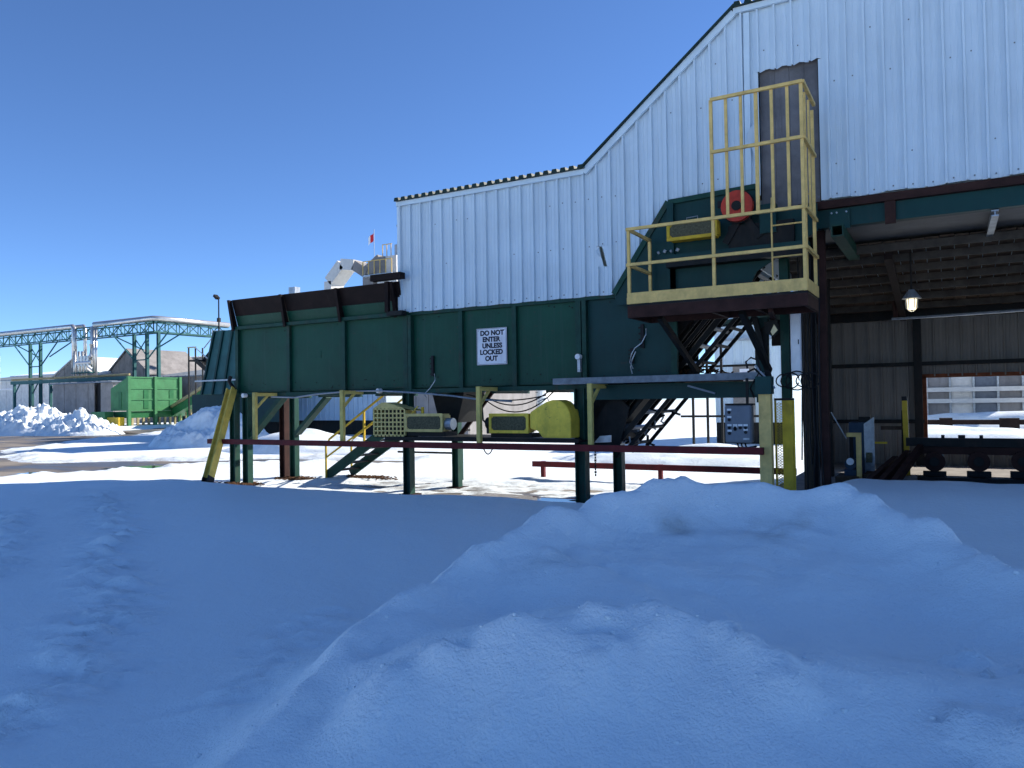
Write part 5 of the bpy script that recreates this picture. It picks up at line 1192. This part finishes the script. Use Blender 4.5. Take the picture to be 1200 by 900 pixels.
a_, b_ = d3(452, 326), d3(474, 301); MB().box(a_.x, b_.x, yd-1, yd+1.5, 0, b_.z).build('collector_body', 'far_white', cyc)
MB().box(a_.x-.1, a_.x+.8, yd-1.1, yd-1.01, a_.z, b_.z).build('collector_panel', 'far_grey', cyc)
a2 = d3(441, 326); MB().box(a2.x, b_.x, yd-1.6, yd-1.0, a2.z-.15, a2.z).build('gallery', 'galv', cyc)
for k in range(6): x_ = a2.x+(b_.x-a2.x)*k/5; MB().box(x_-.03, x_+.03, yd-1.6, yd-1.54, a2.z, a2.z+1.0).build('gallery_post', 'cream_yellow', cyc)
MB().box(a2.x, b_.x, yd-1.6, yd-1.54, a2.z+1.0, a2.z+1.06).build('gallery_rail', 'cream_yellow', cyc)
e_ = d3(470, 292); MB().cyl((e_.x, yd, b_.z), (e_.x, yd, e_.z+.3), .5, 12).build('vent_stack', 'galv', cyc)
for k in range(3): MB().box(e_.x-1.1+.4*k, e_.x-1.05+.4*k, yd-.9, yd-.85, b_.z, b_.z+.9).build('roof_rail_post', 'cream_yellow', cyc)
MB().box(e_.x-1.1, e_.x-.2, yd-.9, yd-.85, b_.z+.9, b_.z+.95).build('roof_rail', 'cream_yellow', cyc)
c = PT(439, 330, 120); zf = zat(c, 269); zg = zat(c, 273); zh = zat(c, 282)
fp = thing('flag_pole', 'thin flag pole with a small red and white flag on the skyline', 'flag', (c.x, c.y, 0))
MB().cyl((c.x, c.y, 0), (c.x, c.y, zf), .05, 6).build('pole', 'galv', fp)
mb = MB(); mr = MB()
for k in range(4):
    x0_, x1_ = c.x-.12-.28*k, c.x-.12-.28*(k+1); y0_, y1_ = c.y+.12*math.sin(k*2), c.y+.12*math.sin(k*2+2); dz = .16*k
    (mr if k < 2 else mb).prism([(x0_, y0_, zg-dz), (x1_, y1_, zg-dz-.16), (x1_, y1_, zh-dz-.16), (x0_, y0_, zh-dz)], (0, .01, 0))
mr.build('flag_red_field', 'flag_red', fp); mb.build('flag_white_field', 'white_paint', fp)

# ---- pale clad shed seen under the trough
def clad_wall(name, label, pl, pr_, Y, zb_, zt_, depth, pw=.285*1.4):
    a_, b_ = PY(pl, 480, Y), PY(pr_, 480, Y)
    s = thing(name, label, 'building', ((a_.x+b_.x)/2, Y, 0)); n_ = max(1, int((b_.x-a_.x)/pw))
    for i in range(n_):
        m2 = MB(); x0_ = a_.x+i*pw
        for q in strip_profile(pw): pass
        clad_strip(m2, x0_, pw, Y-.003*(i % 2), lambda q: zb_, lambda q: zt_); m2.build('wall_sheet', 'cladding', s)
    e = a_.x+n_*pw
    MB().box(a_.x, a_.x+.05, Y+.05, Y+depth, 0, zt_).build('side_wall', 'cladding', s)
    MB().box(e-.05, e, Y+.05, Y+depth, 0, zt_).build('side_wall', 'cladding', s)
    MB().box(a_.x, e, Y+depth-.05, Y+depth-.001, 0, zt_).build('rear_wall', 'cladding', s)
    MB().box(a_.x, e, Y+.04, Y+.3, 0, zb_).build('base_wall', 'dark_steel', s)
    return s, a_.x, e
s, xa_, xe_ = clad_wall('pale_shed', 'pale ribbed metal shed seen under the left half of the trough', 296, 446, 38, 1.0, 8.2, 6)
MB().prism([(xa_-.2, 37.8, 8.2), (xe_+.2, 37.8, 8.2), (xe_+.2, 44.2, 8.3), (xa_-.2, 44.2, 8.3)], (0, 0, .1)).build('roof_slope', 'far_roof', s)
c = PT(473, 480, 45); d_ = along(c, (1, 0, 0), 549)  # unseen tall block behind the trough, added to cast shade on the snow heap
wh = thing('shade_block', 'tall grey block added behind the green trough to shade the snow heap', 'building', ((c.x+d_.x)/2, c.y, 0))
for i in range(5):
    x0_ = c.x+(d_.x-c.x)*i/5; MB().box(x0_+.02, x0_+(d_.x-c.x)/5-.02, c.y, c.y+.1, 0, 12.4).build('wall_panel', 'far_grey', wh)
MB().box(c.x, d_.x, c.y+.11, c.y+8, 0, 12.3).build('core', 'far_grey', wh)
MB().box(c.x-.2, d_.x+.2, c.y-.2, c.y+8.2, 12.4, 12.5).build('roof_slab', 'far_roof', wh)
# ---- far right shed under the platform
s, xa_, xe_ = clad_wall('far_clad_shed', 'pale ribbed shed with brown door seen below the service platform', 839, 930, 34, 1.0, 5.2, 8)
MB().prism([(xa_-.2, 33.8, 5.2), (xe_+.2, 33.8, 5.7), (xe_+.2, 33.8, 5.9), (xa_-.2, 33.8, 5.35)], (0, 8.4, 0)).build('roof_slope', 'roof_green', s)
MB().prism([(xa_-.1, 34.5, 5.36), (xe_+.1, 34.5, 5.9), (xe_+.1, 34.5, 6.1), (xa_-.1, 34.5, 5.5)], (0, 7.2, 0)).build('roof_snow', 'snow', s)
a_, b_ = PY(860, 490, 33.9), PY(884, 427, 33.9)
dr = MB().box(a_.x, b_.x, 33.86, 33.92, 1.0, b_.z).build('door', 'concrete', s)
c = PY(872, 437, 33.8); MB().box(c.x-.2, c.x+.2, 33.83, 33.859, c.z-.18, c.z+.18).build('door_notice', 'sign_white', dr)
MB().box(xa_+.5, xe_, 33.7, 33.9, PY(860, 398, 33.8).z-.05, PY(860, 398, 33.8).z+.05).build('girt_line', 'galv', s)
# stand of pipes between
pm = thing('steel_trestle', 'thin dark steel trestle with pipes behind the inclined conveyor', 'trestle', PZ(820, 540, 0))
for px in (812, 829, 846):
    c = PY(px, 480, 28); MB().box(c.x-.04, c.x+.04, 28, 28.08, 0, 4.2).build('trestle_post', 'dark_steel', pm)
for py in (430, 442, 488): c = PY(812, py, 28); d_ = PY(848, py, 28); MB().box(c.x-.5, d_.x+1.5, 28.13, 28.2, c.z-.04, c.z+.04).build('trestle_rail', 'dark_steel', pm)
c = PY(829, 442, 28); d_ = PY(846, 415, 28); MB().bar(c+Vector((0, .06, 0)), d_+Vector((0, .06, 0)), .05, .05).build('trestle_brace', 'dark_steel', pm)
c, d_ = PY(830, 441, 27.8), PY(892, 437, 27.8); MB().cyl(c, d_, .07, 8).build('trestle_pipe', 'galv', pm)
# ---- silos and red frame beyond
for k, (px, r_, m_) in enumerate(((583, .75, 'tube_white'), (600, .55, 'pipe_metal'), (613, .6, 'tube_white'), (628, .7, 'pipe_metal'))):
    c = PT(px, 480, 56)
    sl_ = thing('silo', ('white silo seen under the trough, leftmost of four', 'narrow metal silo under the trough, second of four from the left', 'white silo under the trough, third of four from the left', 'metal silo under the trough, rightmost of four')[k], 'silo', (c.x, c.y, 0), 'silos beyond the conveyor')
    MB().cyl((c.x, c.y, 0), (c.x, c.y, 4.6), r_, 20).build('silo_shell', m_, sl_, smooth=False)
    for z in (1.0, 2.2, 3.4): MB().cyl((c.x, c.y, z), (c.x, c.y, z+.08), r_+.03, 20).build('silo_band', 'galv', sl_)
    MB().cyl((c.x, c.y, 4.6), (c.x, c.y, 5.1), r_, 20, .2).build('silo_cone', m_, sl_)
    for z in range(9): MB().box(c.x+r_*.3, c.x+r_*.3+.4, c.y-r_-.12, c.y-r_-.08, .4+.45*z, .44+.45*z).build('ladder_rung', 'dark_steel', sl_)
rf = thing('red_pipe_frame', 'red steel pipe frame beyond the trough left of the silos', 'frame', PZ(560, 540, 0))
for px in (548, 569): c = PY(px, 480, 40); MB().box(c.x-.08, c.x+.08, 40, 40.16, 0, 3.1).build('frame_post', 'orange_rust', rf)
c, d_ = PY(530, 492, 40), PY(590, 492, 40); MB().box(c.x, d_.x, 40.17, 40.35, 1.25, 1.6).build('frame_beam', 'red_rail', rf)
for px in (552, 560, 567, 574): c = PY(px, 488, 39.9); MB().cyl((c.x, 39.8, c.z), (c.x, 40.0, c.z), .16, 10).build('valve_wheel', 'orange_rust', rf)
s, _, _ = clad_wall('cream_shed', 'cream low building behind the red pipe frame', 540, 640, 66, .6, 4.5, 6, .8)
for ch in s.children: ch.data.materials[0] = MATS['far_white']

# ---- view through the inner window
s = thing('window_view_building', 'grey glazed building seen through the window of the bay', 'building', (4, 46, 0))
c, d_ = PY(1060, 460, 46), PY(1260, 460, 46)
n_ = 7
for i in range(n_):
    x0_ = c.x+(d_.x-c.x)*i/n_; x1_ = c.x+(d_.x-c.x)*(i+1)/n_
    MB().box(x0_+.06, x1_-.06, 46, 46.1, .2, 6).build('wall_panel', ('far_grey', 'far_grey', 'far_white', 'panel_grey')[i % 4], s)
    MB().box(x0_-.05, x0_+.05, 45.9, 46.05, 0, 6).build('mullion', 'galv', s)
for py in (456, 469.5): z = PY(1140, py, 45.6).z; MB().box(c.x, d_.x, 45.6, 45.75, z-.11, z+.11).build('wall_pipe', 'tube_white', s)
MB().box(c.x, d_.x, 46.2, 50, 0, 5.9).build('core', 'far_grey', s)
c, d_ = PY(1070, 491, 38), PY(1260, 488, 38)
solo(MB().box(c.x, d_.x, 38, 38.3, .78, .98).box(c.x+1, c.x+1.5, 37.95, 38.35, .0, 1.06).box(c.x+3.2, c.x+3.9, 37.95, 38.35, .0, 1.05).box(c.x+5.6, c.x+6.2, 37.95, 38.35, .0, 1.08), 'timber_barrier', 'rust_board', 'dark low timber barrier across the snow seen through the bay window', 'barrier')

# ---- heaped snow
c = PT(45, 497, 62); snow_bank(c.x, c.y, 6.5, 3.4, 1.9, .75, 'bright lumpy ploughed snow heap in front of the grey shed', .25)
c = PT(90, 498, 60); snow_bank(c.x, c.y, 4.2, 2.6, 1.5, .6, 'smaller lumpy snow heap joining the big one, nearer the green bin', .1)
c = PT(252, 512, 40); snow_bank(c.x, c.y, 3.3, 3.0, 1.75, .35, 'shaded blue snow heap beside the leaning yellow prop', .3)
c = PT(372, 506, 33); snow_bank(c.x, c.y, 5.5, 2.2, .85, .15, 'low smooth snow bank along the foot of the pale ribbed shed', .05)
c = PT(800, 536, 25); snow_bank(c.x, c.y, 5.0, 2.0, .55, .12, 'low blue snow bank behind the low red barrier', .0)
c = PY(1150, 505, 33); snow_bank(c.x+1, 35.6, 9, 2.2, .85, .08, 'snow bank seen through the bay window below the timber barrier', .0)
snow_bank(c.x+1, 41.5, 9, 2.2, 1.15, .08, 'snow bank seen through the bay window above the timber barrier', .0)

# ---- bark and dirt trodden into the snow round the posts
for k, (cx, cy, rx, ry, lb) in enumerate(((-15.9, 13.75, .75, .35, 'brown bark litter round the two front posts beside the yellow prop'), (-15.7, 15.5, .6, .3, 'brown bark litter at the rear pair of trough posts'), (-13.9, 16.5, .7, .3, 'brown bark litter by the foot of the short stairs'))):
    n_ = 260; X = np.array([cx+random.gauss(0, rx*.5) for _ in range(n_)]); Y = np.array([cy+random.gauss(0, ry*.5) for _ in range(n_)])
    Z = snow_z(X[None], Y[None])[0]; mb = MB()
    for x, y, z in zip(X, Y, Z):
        a = random.random()*6.3; L_ = random.uniform(.02, .09)
        mb.bar((x-L_*math.cos(a), y-L_*math.sin(a), z+.012), (x+L_*math.cos(a), y+L_*math.sin(a), z+random.uniform(.005, .04)), random.uniform(.02, .06), .012)
    o = mb.build('bark_litter', 'wood_chips', None, kind='stuff'); o['label'] = lb; o['category'] = 'bark'
